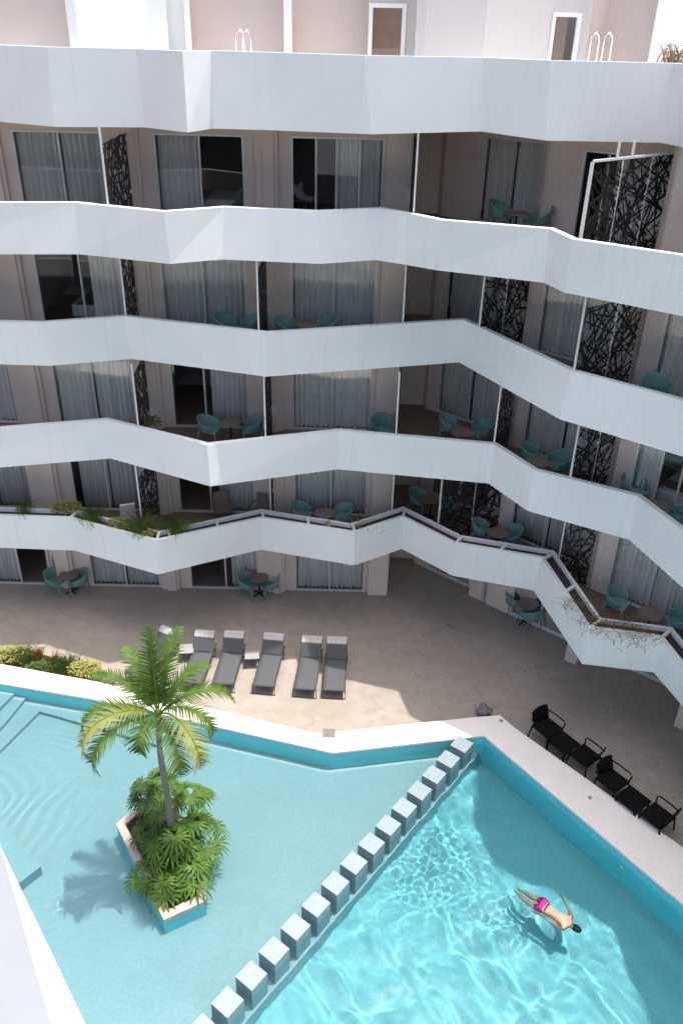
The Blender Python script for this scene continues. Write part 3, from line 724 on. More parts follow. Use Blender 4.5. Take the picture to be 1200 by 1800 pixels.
def palm():
    rnd = random.Random(5)
    base = V((-3.99, 13.48, .1)); top = V(atp(280, 1264, (0, 1), 13.42))
    t = thing('palm_tree', 'tall feathery palm with a slim grey trunk rising from the pool planter', 'tree', base)
    r = top-base; pts = [r*(i/10)+V((.05*math.sin(i*.6), 0, 0)) for i in range(11)]
    tr = MB(); tr.tube(pts, [.092-.035*(i/10)+(.008 if i % 2 else 0) for i in range(11)], 10); tr.build('trunk', M['trunk'], t, smooth=True)
    cs = MB(); cs.tube([pts[-1]-V((0, 0, .05)), pts[-1]+V((0, 0, .12)), pts[-1]+V((.0, 0, .3))], [.075, .065, .025], 8); cs.build('crownshaft', M['fan'], t, smooth=True)
    c = pts[-1]+V((0, 0, .12))
    #     azimuth, elevation, length, droop, yellowed
    spec = [(99, 82, 2.05, .4, 0), (72, 70, 2.0, 1.0, 0), (152, 50, 1.8, 1.5, 0), (127, 63, 1.75, 1.2, 0), (8, 48, 2.0, 2.3, 0), (42, 58, 1.65, 1.6, 0),
            (-46, 46, 2.45, 3.3, 1), (-62, 34, 2.1, 3.0, 0), (-20, 52, 1.9, 3.1, 0), (214, 46, 2.5, 3.3, 1), (232, 34, 2.35, 3.0, 0), (196, 44, 2.2, 2.9, 0), (258, 40, 1.35, 3.0, 0)]
    for az, el, L, dr, ye in spec:
        f, rc = MB(), MB(); frond(f, rc, c, R(az+rnd.uniform(-4, 4)), R(el), L, dr, rnd, leaf=.50, n=44, tw=rnd.uniform(-.3, .3))
        fo = f.build('frond', M['frond2'] if ye else M['frond'], t); rc.build('midrib', M['fan'], fo, smooth=True)
    return t
palm()
def fan_leaf(m, hub, nrm, fwd, rad, rnd, n=15):
    nrm = nrm.normalized(); fwd = (fwd-nrm*fwd.dot(nrm)).normalized(); sd = nrm.cross(fwd)
    for i in range(n):
        a = R(-140+280*i/(n-1)+rnd.uniform(-4, 4)); d = fwd*math.cos(a)+sd*math.sin(a); L = rad*(.78+.22*math.cos(a*.6))*rnd.uniform(.88, 1.06)
        leaf_strip(m, [hub, hub+d*L*.55+nrm*.02, hub+d*L*.85-V((0, 0, .05*L)), hub+d*L-V((0, 0, .22*L))], .012, .006, nrm)
        s = d.cross(nrm).normalized(); k = len(m.v)-8
        for j, ww_ in ((0, .006), (1, .028*rad/.45), (2, .017*rad/.45), (3, .002)):
            c = (V(m.v[k+2*j])+V(m.v[k+2*j+1]))/2; m.v[k+2*j] = tuple(c-s*ww_); m.v[k+2*j+1] = tuple(c+s*ww_)
def fan_shrub(x, y, label, rnd, nl, h, spread, rad, mat='fan'):
    t = thing('fan_palm', label, 'plant', (x, y, ZP-.09), 0, 'fan palms filling the pool planter')
    lf, stm = MB(), MB()
    for i in range(nl):
        a = 6.283*i/nl+rnd.uniform(-.4, .4); q = rnd.uniform(.15, 1); rr = spread*q; z = h*(1.05-.55*q)*rnd.uniform(.8, 1.1)
        hub = V((rr*math.cos(a), rr*math.sin(a), max(.12, z)))
        stm.tube([V((.03*math.cos(a), .03*math.sin(a), 0)), V((hub.x*.4, hub.y*.4, hub.z*.7)), hub], .009, 4, .006)
        out = V((math.cos(a), math.sin(a), 0)); fan_leaf(lf, hub, V((0, 0, 1))+out*(.25+.5*q), out, rad*rnd.uniform(.8, 1.1), rnd)
    lf.build('leaf', M[mat], t); stm.build('stem', M['fandark'], t)
rn = random.Random(21)
for (px, py, z, lab, nl, h, sp, rad, mt) in (
    (292, 1562, .2, 'low bright fan palm at the pointed near end of the planter', 9, .45, .40, .44, 'fan'),
    (336, 1540, .2, 'bushy fan palm overhanging the right rim of the planter', 11, .65, .5, .46, 'fan'),
    (312, 1512, .2, 'tall broad-leaved fan palm in the middle of the planter', 12, 1.15, .55, .48, 'fan'),
    (262, 1535, .2, 'small fan palm leaning over the left rim of the planter', 5, .35, .40, .44, 'fan'),
    (350, 1490, .2, 'dense fan palm behind the middle right of the planter', 12, 1.2, .55, .46, 'fan'),
    (338, 1440, .2, 'fan palm right behind the palm trunk with pale tips', 13, 1.5, .5, .40, 'fan'),
    (262, 1437, .2, 'dark fan palm left of the palm trunk', 13, 1.35, .42, .36, 'fandark'),
    (290, 1425, .2, 'fan palm directly behind the palm trunk', 13, 1.55, .45, .38, 'fan'),
    (280, 1480, .2, 'dark low fan palm at the foot of the palm trunk', 14, 1.15, .5, .36, 'fandark')):
    q = at(px, py, z); fan_shrub(q.x, q.y, lab, rn, nl, h, sp, rad, mt)
def blades(m, rnd, n, h, spread, wd=.010, lean=.6):
    for i in range(n):
        a = rnd.uniform(0, 6.283); b = V((rnd.gauss(0, spread), rnd.gauss(0, spread), 0)); out = V((math.cos(a), math.sin(a), 0)); H = h*rnd.uniform(.6, 1.1)
        leaf_strip(m, [b, b+V((0, 0, H*.5))+out*H*.15, b+V((0, 0, H*.8))+out*H*lean*.6, b+V((0, 0, H*.72))+out*H*lean*1.15], wd, .002, V((out.y, -out.x, .2)))
def leaves(m, rnd, n, rx, ry, h, size, z0=.05):
    for i in range(n):
        a = rnd.uniform(0, 6.283); q = math.sqrt(rnd.random()); z = z0+h*rnd.random()**.7*(1-.5*q*q); p = V((rx*q*math.cos(a), ry*q*math.sin(a), z))
        b = rnd.uniform(0, 6.283); d = V((math.cos(b), math.sin(b), rnd.uniform(-.2, .7))).normalized(); L = size*rnd.uniform(.7, 1.3); n_ = V((rnd.uniform(-.5, .5), rnd.uniform(-.5, .5), 1))
        leaf_strip(m, [p, p+d*L*.5, p+d*L-V((0, 0, L*.25))], L*.28, L*.05, n_); k = len(m.v)-6
        c = (V(m.v[k])+V(m.v[k+1]))/2; m.v[k] = tuple(c.lerp(V(m.v[k]), .2)); m.v[k+1] = tuple(c.lerp(V(m.v[k+1]), .2))
def plant(name, label, loc_, build, mat, group=None, cat='plant'):
    m = MB(); build(m); o = m.build(name, M[mat]); o.location = loc_; return tag(o, label, cat, group)
rb = random.Random(9)
bed = 'plants in the bed between pool coping and deck'
# soil of the bed and its plants
bx = [at2(-60, 1140, .03), at2(60, 1128+18, .03), at2(175, 1178, .03), at2(182, 1200, .03), at2(60, 1185, .03), at2(-60, 1158, .03)]
tag(MB().add([(x, y, .03) for x, y in bx], [tuple(range(len(bx)))]).build('bed_soil', M['soil']), kind='structure')
def P3(px, py): q = at(px, py, .05); return (q.x, q.y, .03)
plant('croton_shrub', 'yellow-green croton shrub at the left end of the bed', P3(12, 1158), lambda m: leaves(m, rb, 620, .75, .34, .42, .12), 'croton', bed)
plant('croton_shrub', 'rounded yellow croton shrub at the right end of the bed, by the rocks', P3(152, 1186), lambda m: leaves(m, rb, 800, .52, .36, .48, .12), 'croton', bed)
plant('cordyline', 'red and orange cordyline left of its twin in the bed', P3(68, 1157), lambda m: blades(m, rb, 30, .5, .05, .03, .55), 'red', bed)
plant('cordyline', 'red cordyline beside the green grass right of its twin', P3(94, 1168), lambda m: blades(m, rb, 34, .5, .05, .03, .6), 'red', bed)
plant('grass_clump', 'upright dark green grass clump left of the red cordylines', P3(45, 1162), lambda m: blades(m, rb, 260, .62, .2, .010, .5), 'grass', bed)
plant('grass_clump', 'sprawling green clump between the cordylines and the yellow croton', P3(112, 1180), lambda m: blades(m, rb, 620, .42, .24, .012, .7), 'grass', bed)
plant('grass_clump', 'low green clump along the coping below the cordylines', P3(78, 1178), lambda m: leaves(m, rb, 420, .55, .22, .3, .09), 'grass', bed)
def rock(px, py, r, label, sx_=1.):
    m = MB(); rr = random.Random(int(px)); prof = []
    bm = bmesh.new(); bmesh.ops.create_icosphere(bm, subdivisions=3, radius=r)
    for v in bm.verts:
        c = v.co.normalized(); v.co *= 1+.16*math.sin(5*c.x+px)+.10*math.sin(9*c.y+3*c.z); v.co.x *= sx_; v.co.z *= .8
    me = bpy.data.meshes.new('rock'); bm.to_mesh(me); bm.free(); me.materials.append(M['rock'])
    for p in me.polygons: p.use_smooth = True
    o = bpy.data.objects.new('rock', me); COL.objects.link(o); q = at(px, py, r*.5); o.location = (q.x, q.y, r*.6); tag(o, label, 'rock', 'loose grey rocks behind the pool coping')
rock(193, 1194, .20, 'dark grey rock beside the yellow croton shrub'); rock(177, 1189, .16, 'paler small rock between the croton shrub and the dark rock', 1.1); rock(850, 1251, .24, 'round dark rock in the shade behind the far pool corner')
# first floor trough greenery
tg = 'plants in the first floor trough planter'
def T3(px, py): q = at(px, py, F+TP-.2); return (q.x, q.y, F+TP-.23)
rt = random.Random(17)
plant('trailing_grass', 'dark grass tuft at the far left of the trough', T3(45, 903), lambda m: blades(m, rt, 90, .5, .14, .009, .7), 'grass', tg)
plant('croton_shrub', 'yellow-green leafy plant in the trough below the first floor pier', T3(118, 900), lambda m: leaves(m, rt, 330, .5, .22, .42, .14), 'croton', tg)
plant('trailing_grass', 'sprawling grass along the trough, right of the yellow-green plant', T3(165, 913), lambda m: blades(m, rt, 210, .5, .2, .012, .8), 'grass', tg)
plant('croton_shrub', 'small pale plant in the trough beside the grey chair', T3(212, 928), lambda m: leaves(m, rt, 220, .4, .2, .38, .13), 'croton', tg)
plant('trailing_grass', 'tall grass tuft at the trough corner in front of the screen', T3(248, 938), lambda m: blades(m, rt, 200, .75, .13, .012, .8), 'grass', tg)
plant('croton_shrub', 'bright sprig at the very corner of the trough', T3(262, 944), lambda m: leaves(m, rt, 40, .14, .12, .25, .17), 'croton', tg)
plant('trailing_grass', 'bushy drooping grass right of the trough corner', T3(308, 936), lambda m: blades(m, rt, 210, .62, .16, .012, .9), 'grass', tg)
plant('trailing_vine', 'yellow-green sprig hanging over the trough edge below the table', T3(575, 925), lambda m: [leaves(m, rt, 34, .16, .10, .1, .19, -.25), leaves(m, rt, 14, .1, .06, .15, .17)], 'croton', tg)
plant('dry_plant', 'withered tuft at the fold right of the hanging sprig', T3(632, 930), lambda m: blades(m, rt, 30, .4, .25, .008, 1.), 'dry', tg)
plant('dry_grass', 'dead brown grass along the sloping right part of the trough', T3(1005, 1065), lambda m: [blades(m, random.Random(i), 40, .35, .12, .008, 1.1) for i in range(1)] and [m.v.__setitem__(i, (x, y, z)) for i, (x, y, z) in enumerate(m.v)], 'dry', tg)
plant('dry_grass', 'dead brown grass at the low fold of the right trough', T3(1040, 1098), lambda m: blades(m, rt, 110, .38, .22, .008, 1.2), 'dry', tg)
plant('dry_grass', 'dead straw-coloured grass hanging from the right trough toward the edge', T3(1105, 1110), lambda m: blades(m, rt, 150, .36, .36, .008, 1.25), 'dry', tg)
q = at(268, 752, 2*F+.5); plant('potted_palm', 'small green palm on the second floor balcony behind the screen', (q.x, q.y+.1, 2*F+.35), lambda m: [fan_leaf(m, V((.0, 0, .35)), V((.1*k, -.2, 1)), V((math.cos(k), math.sin(k), 0)), .42, rt, 9) for k in (0, 2.1, 4.2)], 'fan')
q = atp(1188, 100, (0, 1), 23.2); plant('terrace_plant', 'spiky orange-tipped plant on the roof terrace at the right edge', (q.x, q.y, q.z-.25), lambda m: blades(m, rt, 60, .62, .16, .022, .5), 'dry')

# ------------------------------------------------------------------ furniture
def armchair_proto():
    t = thing('armchair', '', 'chair')
    m = MB(); n = 16
    prof = [(.27, .27, .425), (.26, .26, .455), (.0, .0, .445)]
    sq = [(-.25, -.27), (.25, -.27), (.27, .05), (.20, .24), (-.20, .24), (-.27, .05)]
    MB().prism(sq, .42, .455).build('seat', M['teal'], t, bevel=.008)
    m = MB(); rows = []
    for j in range(6):
        v = j/5; row = []
        for i in range(19):
            a = R(-128+256*i/18); c = math.cos(a)        # 0 = back
            top = .64+.20*max(0, math.cos(a*.72))**1.6-.03*(abs(a) > R(105)); z = .43+(top-.43)*v; fl = 1+.16*v
            row.append((.285*math.sin(a)*fl, .265*c*fl+.0, z))
        rows.append(row)
    vs = [p for r_ in rows for p in r_]; fs = [(j*19+i, j*19+i+1, j*19+20+i, j*19+19+i) for j in range(5) for i in range(18)]
    m.add(vs, fs); o = m.build('backrest', M['teal'], t, smooth=True)
    md = o.modifiers.new('solid', 'SOLIDIFY'); md.thickness = .018
    for x, y in ((-.22, -.24), (.22, -.24), (-.2, .22), (.2, .22)):
        l = MB(); l.tube([(x, y, .43), (x*1.18, y*1.22, 0)], .019, 8, .014); l.build('leg', M['teal'], t, smooth=True)
    return t
def table_proto():
    t = thing('round_table', '', 'table')
    MB().lathe([(.33, .715), (.345, .722), (.345, .738), (.335, .745)], 32).build('table_top', M['brown'], t)
    MB().lathe([(.035, .03), (.03, .1), (.03, .714)], 12).build('pedestal', M['blackmetal'], t)
    m = MB()
    for a in range(4): c = math.cos(R(45+90*a)); s = math.sin(R(45+90*a)); m.bar((.03*c, .03*s, .03), (.27*c, .27*s, .015), .05, .025)
    m.build('foot', M['blackmetal'], t); return t
AP = armchair_proto(); TPR = table_proto(); used = {'a': False, 't': False}
FLN = ['ground floor terrace', 'first floor balcony', 'second floor balcony', 'third floor balcony', 'top floor balcony']
def put(kind, px, py, k, face, label):
    z = k*F+(.006 if k else 0); q = at(px, py, z+(.45 if kind == 'a' else .73)); src = AP if kind == 'a' else TPR
    g = 'teal armchairs on the balconies and terrace' if kind == 'a' else 'round brown tables on the balconies and terrace'
    rz = R(face)
    if kind == 'a': AP.scale = (1.17, 1.17, 1.06)
    if not used[kind]:
        used[kind] = True; src.location = (q.x, q.y, z); src.rotation_euler = (0, 0, rz); src['label'] = label; src['group'] = g
    else: dup(src, label, (q.x, q.y, z), rz, g)
# ground terrace; face = turn of the chair front from -y
put('a', 98, 1022, 0, 75, 'teal armchair left of the table at the left end of the terrace'); put('a', 139, 1022, 0, -75, 'teal armchair right of the table at the left end of the terrace')
put('t', 122, 1010, 0, 0, 'round brown table on the terrace before the left pier')
put('a', 437, 1028, 0, 65, 'teal armchair left of the terrace table above the loungers'); put('a', 474, 1028, 0, -65, 'teal armchair right of the terrace table above the loungers')
put('t', 455, 1015, 0, 0, 'round brown table on the terrace in line with the loungers')
put('a', 903, 1058, 0, 100, 'teal armchair behind the terrace table under the right wing'); put('a', 932, 1084, 0, 200, 'teal armchair in front of the terrace table under the right wing')
put('t', 925, 1063, 0, 0, 'round dark table on the terrace under the right wing')
put('a', 530, 905, 1, 70, 'teal armchair left of the first floor table before the curtained middle window'); put('a', 601, 908, 1, -70, 'teal armchair right of the first floor table before the curtained middle window')
put('t', 570, 902, 1, 0, 'round brown table before the middle window on the first floor')
put('a', 735, 880, 1, 60, 'teal armchair left of the table in the dark first floor recess'); put('a', 790, 893, 1, -100, 'teal armchair behind the dark screen in the first floor recess')
put('t', 757, 877, 1, 0, 'round brown table in the dark first floor recess')
put('a', 846, 935, 1, 75, 'teal armchair beside the black screen, right of the first floor recess'); put('a', 897, 946, 1, -80, 'half hidden teal armchair right of the first floor table by the cut screen')
put('t', 875, 936, 1, 0, 'round grey-brown table on the first floor between the two cut screens')
put('a', 1083, 1060, 1, 50, 'teal armchair on the first floor above the dead grass trough'); put('a', 1189, 1095, 1, -100, 'teal armchair cut by the right edge on the first floor')
put('t', 1143, 1079, 1, 0, 'round table on the first floor beside the long curtains at right')
put('a', 368, 755, 2, 75, 'teal armchair left of the table by the open dark door, second floor'); put('a', 443, 755, 2, -75, 'teal armchair right of the table by the open dark door, second floor')
put('t', 405, 743, 2, 0, 'round brown table by the open dark door on the second floor')
put('a', 672, 755, 2, 20, 'lone teal armchair showing its top on the second floor, left of the recess')
put('a', 789, 753, 2, 80, 'teal armchair left of the table in the second floor recess'); put('a', 846, 762, 2, -70, 'teal armchair right of the table in the second floor recess')
put('t', 812, 760, 2, 0, 'round pale brown table in the second floor recess')
put('a', 933, 803, 2, 70, 'teal armchair left of the table on the second floor right wing'); put('a', 980, 818, 2, -70, 'teal armchair right of the table on the second floor right wing, by the screen')
put('t', 946, 812, 2, 0, 'round table on the second floor right wing left of the cut screen')
put('a', 1112, 862, 2, 20, 'teal armchair seen from behind right of the screen, second floor'); put('a', 1192, 913, 2, -110, 'teal armchair at the right edge of the second floor')
put('t', 1155, 889, 2, 0, 'round table at the window with the bed on the second floor')
put('a', 398, 578, 3, 75, 'teal armchair top behind the third floor parapet, left of its twin'); put('a', 437, 579, 3, -75, 'teal armchair top behind the third floor parapet, beside the thin screen')
put('a', 505, 583, 3, 70, 'teal armchair edge behind the third floor parapet below the middle window, left one'); put('a', 573, 581, 3, -70, 'teal armchair edge behind the third floor parapet below the middle window, right one')
put('t', 540, 570, 3, 0, 'round table just showing behind the third floor parapet')
put('a', 1148, 692, 3, -20, 'teal armchair top at the right end of the third floor')
put('a', 879, 381, 4, 60, 'teal armchair left of the table on the top floor'); put('a', 945, 391, 4, -75, 'teal armchair right of the table on the top floor')
put('t', 908, 375, 4, 0, 'round brown table on the top floor balcony'); put('a', 432, 361, 4, -60, 'teal armchair edge on the top floor below the dark bedroom window')
# brown chairs and grey chair on the first floor
def brown_chair(px, py, rz, label, mat, name='wicker_chair', grp=None):
    q = at(px, py, F+.45); t = thing(name, label, 'chair', (q.x, q.y, F+.006), R(rz), grp)
    MB().box((0, 0, .42), (.56, .54, .07)).build('seat', M[mat], t, bevel=.015)
    MB().box((0, .27, .68), (.56, .05, .5), 0, R(-8)).build('backrest', M[mat], t, bevel=.015)
    for s in (-1, 1):
        m = MB(); m.tube([(s*.29, -.25, 0), (s*.29, -.25, .62), (s*.29, .27, .64)], .02, 6); m.build('armrest', M[mat], t)
        m = MB(); m.bar((s*.27, .26, 0), (s*.27, .26, .42), .04, .04, V((0, 1, 0))); m.build('leg', M[mat], t)
g_ = 'dark brown chairs on the first floor'
brown_chair(392, 893, 15, 'dark brown armchair in front of the half open first floor curtain', 'brown', grp=g_); brown_chair(456, 897, -30, 'dark brown armchair partly behind the slim first floor screen', 'brown', grp=g_)
q = at(228, 915, F+.4); t = thing('lounge_chair', 'pale grey reclined chair back behind the first floor trough', 'chair', (q.x, q.y, F+.006), R(20))
MB().box((0, 0, .3), (.55, .6, .08)).build('seat', M['smallt'], t, bevel=.02); MB().box((0, .2, .62), (.5, .08, .75), 0, R(18)).build('backrest', M['coping'], t, bevel=.03)
m = MB(); [m.box((x, y, .13), (.05, .05, .26)) for x in (-.24, .24) for y in (-.26, .26)]; m.build('leg', M['smallt'], t)
# rooms: beds and a white chair behind the glass
def bed(x, y, z, rz, label):
    t = thing('bed', label, 'bed', (x, y, z), rz, 'beds seen through bedroom windows')
    MB().box((0, 0, .28), (1.7, 2.0, .4)).build('mattress', M['linen'], t, bevel=.06); MB().box((0, 1.05, .65), (1.9, .1, 1.1)).build('headboard', M['wicker'], t, bevel=.04)
    for s in (-.42, .42): MB().box((s, .75, .56), (.6, .36, .16)).build('pillow', M['linen'], t, bevel=.06)
    MB().box((0, -.55, .487), (1.72, .5, .02)).build('throw', M['brown'], t, bevel=.006)
bed(-3.9, 26.6, 4*F, R(-90), 'bed in the dark top floor room, left of the open door'); bed(-7.6, 26.5, 3*F, R(-90), 'bed with tan headboard behind the bare third floor window')
q_ = PW(-5.2, 22.3); bed(q_[0], q_[1], 2*F, R(-40), 'white bed behind the uncurtained right wing window, second floor')
def shell_chair(px, py, z, label):
    q = at(px, py, z+.45); t = thing('shell_chair', label, 'chair', (q.x, q.y, z), R(60))
    m = MB(); vs = []
    for j in range(7):
        v = j/6; y = -.2+.4*min(1, v*1.7); zz = .44 if v < .45 else .44+(v-.45)*.75
        for i in range(7): u = (i/6-.5); vs.append((u*.46*(1-.25*max(0, v-.6)), y+(.12*(v-.45) if v > .45 else 0), zz+.16*u*u*2))
    m.add(vs, [(j*7+i, j*7+i+1, j*7+8+i, j*7+7+i) for j in range(6) for i in range(6)]); o = m.build('seat', M['whitemetal'], t, smooth=True)
    md = o.modifiers.new('solid', 'SOLIDIFY'); md.thickness = .02
    for x, y in ((-.2, -.2), (.2, -.2), (-.2, .2), (.2, .2)):
        l = MB(); l.tube([(x*.5, y*.5, .43), (x, y, 0)], .014, 6); l.build('leg', M['wicker'], t)
shell_chair(536, 352, 4*F, 'white shell chair with wooden legs inside the open top floor door')
# pool ladders of the roof plunge pools
def ladder(px0, px1, pyt, label):
    y = 24.0
    t = None; pts = []
    for i, px in enumerate((px0, px1)):
        q = atp(px, pyt, (0, 1), y); pts.append(q)
    t = thing('pool_ladder', label, 'ladder', (pts[0].x, y, 16.2), 0, 'steel pool ladder rails above the roof parapet')
    for q in pts:
        x = q.x-pts[0].x; zt = q.z-16.2; w_ = .20
        m = MB(); m.tube([(x-w_/2, 0, 0), (x-w_/2, 0, zt-.12), (x-w_*.35, 0, zt-.03), (x, 0, zt), (x+w_*.35, 0, zt-.03), (x+w_/2, 0, zt-.12), (x+w_/2, .0, 0)], .022, 8); m.build('handrail', M['steel'], t, smooth=True)
    m = MB(); X = pts[1].x-pts[0].x
    for z in (.15, .4): m.bar((0, .03, z), (X, .03, z), .05, .03)
    m.build('rung', M['steel'], t)
ladder(421, 433, 53, 'steel ladder rails close together above the left roof parapet'); ladder(1047, 1070, 58, 'steel ladder rails spread apart above the right roof parapet')

# sun loungers: head away from the pool
def lounger_proto():
    t = thing('sun_lounger', '', 'sun lounger', group='charcoal sun loungers facing the pool')
    W2 = .33; zs = .33
    fr_ = MB()
    for s in (-1, 1):
        fr_.tube([(s*W2, -.0, zs), (s*W2, 1.5, zs), (s*W2, 1.98, zs-.02)], .019, 6)
    fr_.tube([(-W2, 0, zs), (W2, 0, zs)], .019, 6); fr_.tube([(-W2, 1.5, zs), (W2, 1.5, zs)], .016, 6)
    fr_.build('frame', M['lframe'], t)
    for y in (.04, 1.72):
        l = MB(); l.tube([(-W2-.01, y, zs), (-W2-.03, y-.04, .012), (W2+.03, y-.04, .012), (W2+.01, y, zs)], .018, 6); l.build('leg', M['lframe'], t)
    m = MB(); vs = []
    for i in range(13):
        y = .02+1.46*i/12
        for j in range(5): x = -W2+.012+2*(W2-.012)*j/4; vs.append((x, y, zs+.014-.022*(1-(j/2-1)**2)-.004*math.sin(i*2.6)))
    m.add(vs, [(i*5+j, i*5+j+1, i*5+6+j, i*5+5+j) for i in range(12) for j in range(4)]); o = m.build('seat_sling', M['sling'], t, smooth=True)
    md = o.modifiers.new('solid', 'SOLIDIFY'); md.thickness = .012
    A = R(57); by = 1.50; bl = .60; c, s_ = math.cos(A), math.sin(A)
    b = thing('backrest', None, None); b.parent = t
    bf = MB()
    for s in (-1, 1): bf.tube([(s*W2*.97, by, zs+.01), (s*W2*.97, by+bl*c, zs+bl*s_)], .016, 6)
    bf.tube([(-W2*.97, by+bl*c, zs+bl*s_), (W2*.97, by+bl*c, zs+bl*s_)], .016, 6); bf.tube([(W2, by+.28*c, zs+.28*s_), (W2+.02, 1.95, zs-.02)], .012, 5); bf.tube([(-W2, by+.28*c, zs+.28*s_), (-W2-.02, 1.95, zs-.02)], .012, 5)
    bpy.data.objects.remove(b)
    bo = bf.build('backrest', M['lframe'], t)
    m = MB(); m.add([(x, by+l*c, zs+.012+l*s_) for l in (.02, .2, .44) for x in (-W2+.02, 0, W2-.02)], [(0, 1, 4, 3), (1, 2, 5, 4), (3, 4, 7, 6), (4, 5, 8, 7)]); o = m.build('back_sling', M['sling'], bo)
    md = o.modifiers.new('solid', 'SOLIDIFY'); md.thickness = .012
    m = MB()                                     # rolled-over head part: pale elastic straps, end loops up
    for i in range(15):
        x = -W2+.03+(2*W2-.06)*i/14
        m.bar((x, by+.46*c, zs+.02+.46*s_), (x, by+.60*c, zs+.02+.60*s_), .026, .012, V((0, -s_, c)))
        m.bar((x, by+.60*c, zs+.02+.60*s_), (x, by+.60*c+.15, zs+.0+.60*s_), .026, .012, V((0, 0, 1)))
    m.build('head_strap', M['slingpale'], bo); return t
LP = lounger_proto()
LS = [((-6.30, 19.55), (-5.62, 20.94), 'sun lounger at the left end of the row, behind the palm fronds'), ((-4.46, 19.28), (-4.32, 20.92), 'second sun lounger from the left, beside the small table'),
      ((-3.50, 19.28), (-3.38, 20.87), 'third sun lounger from the left, close to its left neighbour'), ((-2.26, 19.22), (-2.11, 20.75), 'sun lounger just right of the second small table'),
      ((-1.0, 19.12), (-.87, 20.69), 'second sun lounger from the right end of the row'), ((-.11, 19.1), (-.06, 20.62), 'sun lounger at the right end of the row, half in shade')]
for i, (f0, h0, lab) in enumerate(LS):
    d = V(h0)-V(f0); rz = math.atan2(d.y, d.x)-math.pi/2
    f_ = V(f0)
    if i == 0: LP.location = (*f0, 0); LP.rotation_euler = (0, 0, rz); LP['label'] = lab
    else: dup(LP, lab, (*f0, 0), rz)
def side_table(px, py, label):
    q = at(px, py, .40); t = thing('side_table', label, 'side table', (q.x, q.y, 0), R(6), 'small tables between the loungers')
    MB().box((0, 0, .39), (.46, .46, .03)).build('table_top', M['smallt'], t, bevel=.006)
    for x in (-.2, .2):
        for y in (-.2, .2): MB().box((x, y, .187), (.03, .03, .374)).build('leg', M['lframe'], t)
side_table(328, 1140, 'low grey table between the first two loungers'); side_table(443, 1150, 'low grey table between the third and fourth loungers')

# black poolside chairs and tables in the shade
def black_chair():
    t = thing('armchair', '', 'chair', group='black armchairs along the shaded coping')
    MB().box((0, 0, .43), (.52, .50, .035)).build('seat', M['black'], t, bevel=.012)
    m = MB(); vs = []
    for j in range(5):
        for i in range(7): u = i/6*2-1; v = j/4; vs.append((u*.25, .25+.10*v-.05*u*u+.0, .47+.38*v))
    m.add(vs, [(j*7+i, j*7+i+1, j*7+8+i, j*7+7+i) for j in range(4) for i in range(6)]); o = m.build('backrest', M['black'], t, smooth=True); md = o.modifiers.new('solid', 'SOLIDIFY'); md.thickness = .025
    for s in (-1, 1):
        m = MB(); m.tube([(s*.26, -.22, .43), (s*.285, -.24, .60), (s*.29, -.20, .655), (s*.29, .05, .665), (s*.27, .27, .66)], .017, 8); m.build('armrest', M['black'], t, smooth=True)
        for y in (-.22, .23): m = MB(); m.tube([(s*.245, y, .43), (s*.27, y*1.2, 0)], .02, 8, .015); m.build('leg', M['black'], t, smooth=True)
    return t
def black_table():
    t = thing('square_table', '', 'table', group='square black tables along the shaded coping')
    MB().box((0, 0, .42), (.58, .58, .04)).build('table_top', M['black'], t, bevel=.01)
    for x in (-.25, .25):
        for y in (-.25, .25): MB().box((x, y, .2), (.04, .04, .4)).build('leg', M['black'], t)
    return t
BC, BT = black_chair(), black_table(); ub = [0, 0]
BR = math.atan2(-5.21, 3.91)
wall_d = V((3.91, -5.21)).normalized()
def putb(kind, px, py, rz, label):
    q = at(px, py, .43)+V((.8, .6, 0))*.27; i = 0 if kind == 'c' else 1; src = (BC, BT)[i]
    if not ub[i]: ub[i] = 1; src.location = (q.x, q.y, 0); src.rotation_euler = (0, 0, R(rz)); src['label'] = label; src.scale = ((1.28, 1.28, 1.06), (1.18, 1.18, 1))[i]
    else: dup(src, label, (q.x, q.y, 0), R(rz))
putb('c', 950, 1287, 37, 'black armchair nearest the far pool corner in the shaded row'); putb('t', 978, 1312, 37, 'black square table nearest the far pool corner')
putb('c', 1016, 1337, 217, 'black armchair turned to the first black table from the right'); putb('c', 1064, 1381, 37, 'black armchair in the middle of the shaded row, tall back to the left')
putb('t', 1100, 1413, 37, 'second black square table from the far pool corner'); putb('c', 1143, 1444, 217, 'black armchair at the near end of the shaded row')

# small fittings on the coping
q = at(578, 1289, ZC); m = MB(); m.box((0, 0, .006), (.36, .34, .012)); o = m.build('skimmer_lid', M['lid'], bevel=.003); o.location = (q.x, q.y, ZC); tag(o, 'square grey skimmer lid on the white coping', 'lid')
for i, (px, py, lab) in enumerate(((880, 1267, 'small round grey cap on the far corner of the coping'), (1036, 1402, 'small round grey cap halfway along the shaded coping'))):
    q = at(px, py, ZC); m = MB(); m.lathe([(.06, 0), (.06, .008), (.045, .012)], 20); o = m.build('drain_cap', M['smallt']); o.location = (q.x, q.y, ZC); tag(o, lab, 'cap', 'round caps on the coping')
q = V(wet(1075, 1538, -.35)); m = MB(); m.lathe([(.09, 0), (.09, .03), (.06, .045)], 24); o = m.build('pool_lamp', M['steel'])
wn = V((-5.21, -3.91)).normalized(); bp_ = V((4.22, 17.41)); wd_ = V((3.91, -5.21)).normalized(); s_ = (q-bp_).dot(wd_); pp = bp_+wd_*s_+wn*(-.02)
o.matrix_world = Matrix.Translation((pp.x, pp.y, -.3)) @ V((wn.x, wn.y, 0)).to_track_quat('Z', 'Y').to_matrix().to_4x4(); tag(o, 'round steel fitting under water in the shaded pool wall', 'fitting'); RECV.append(o)

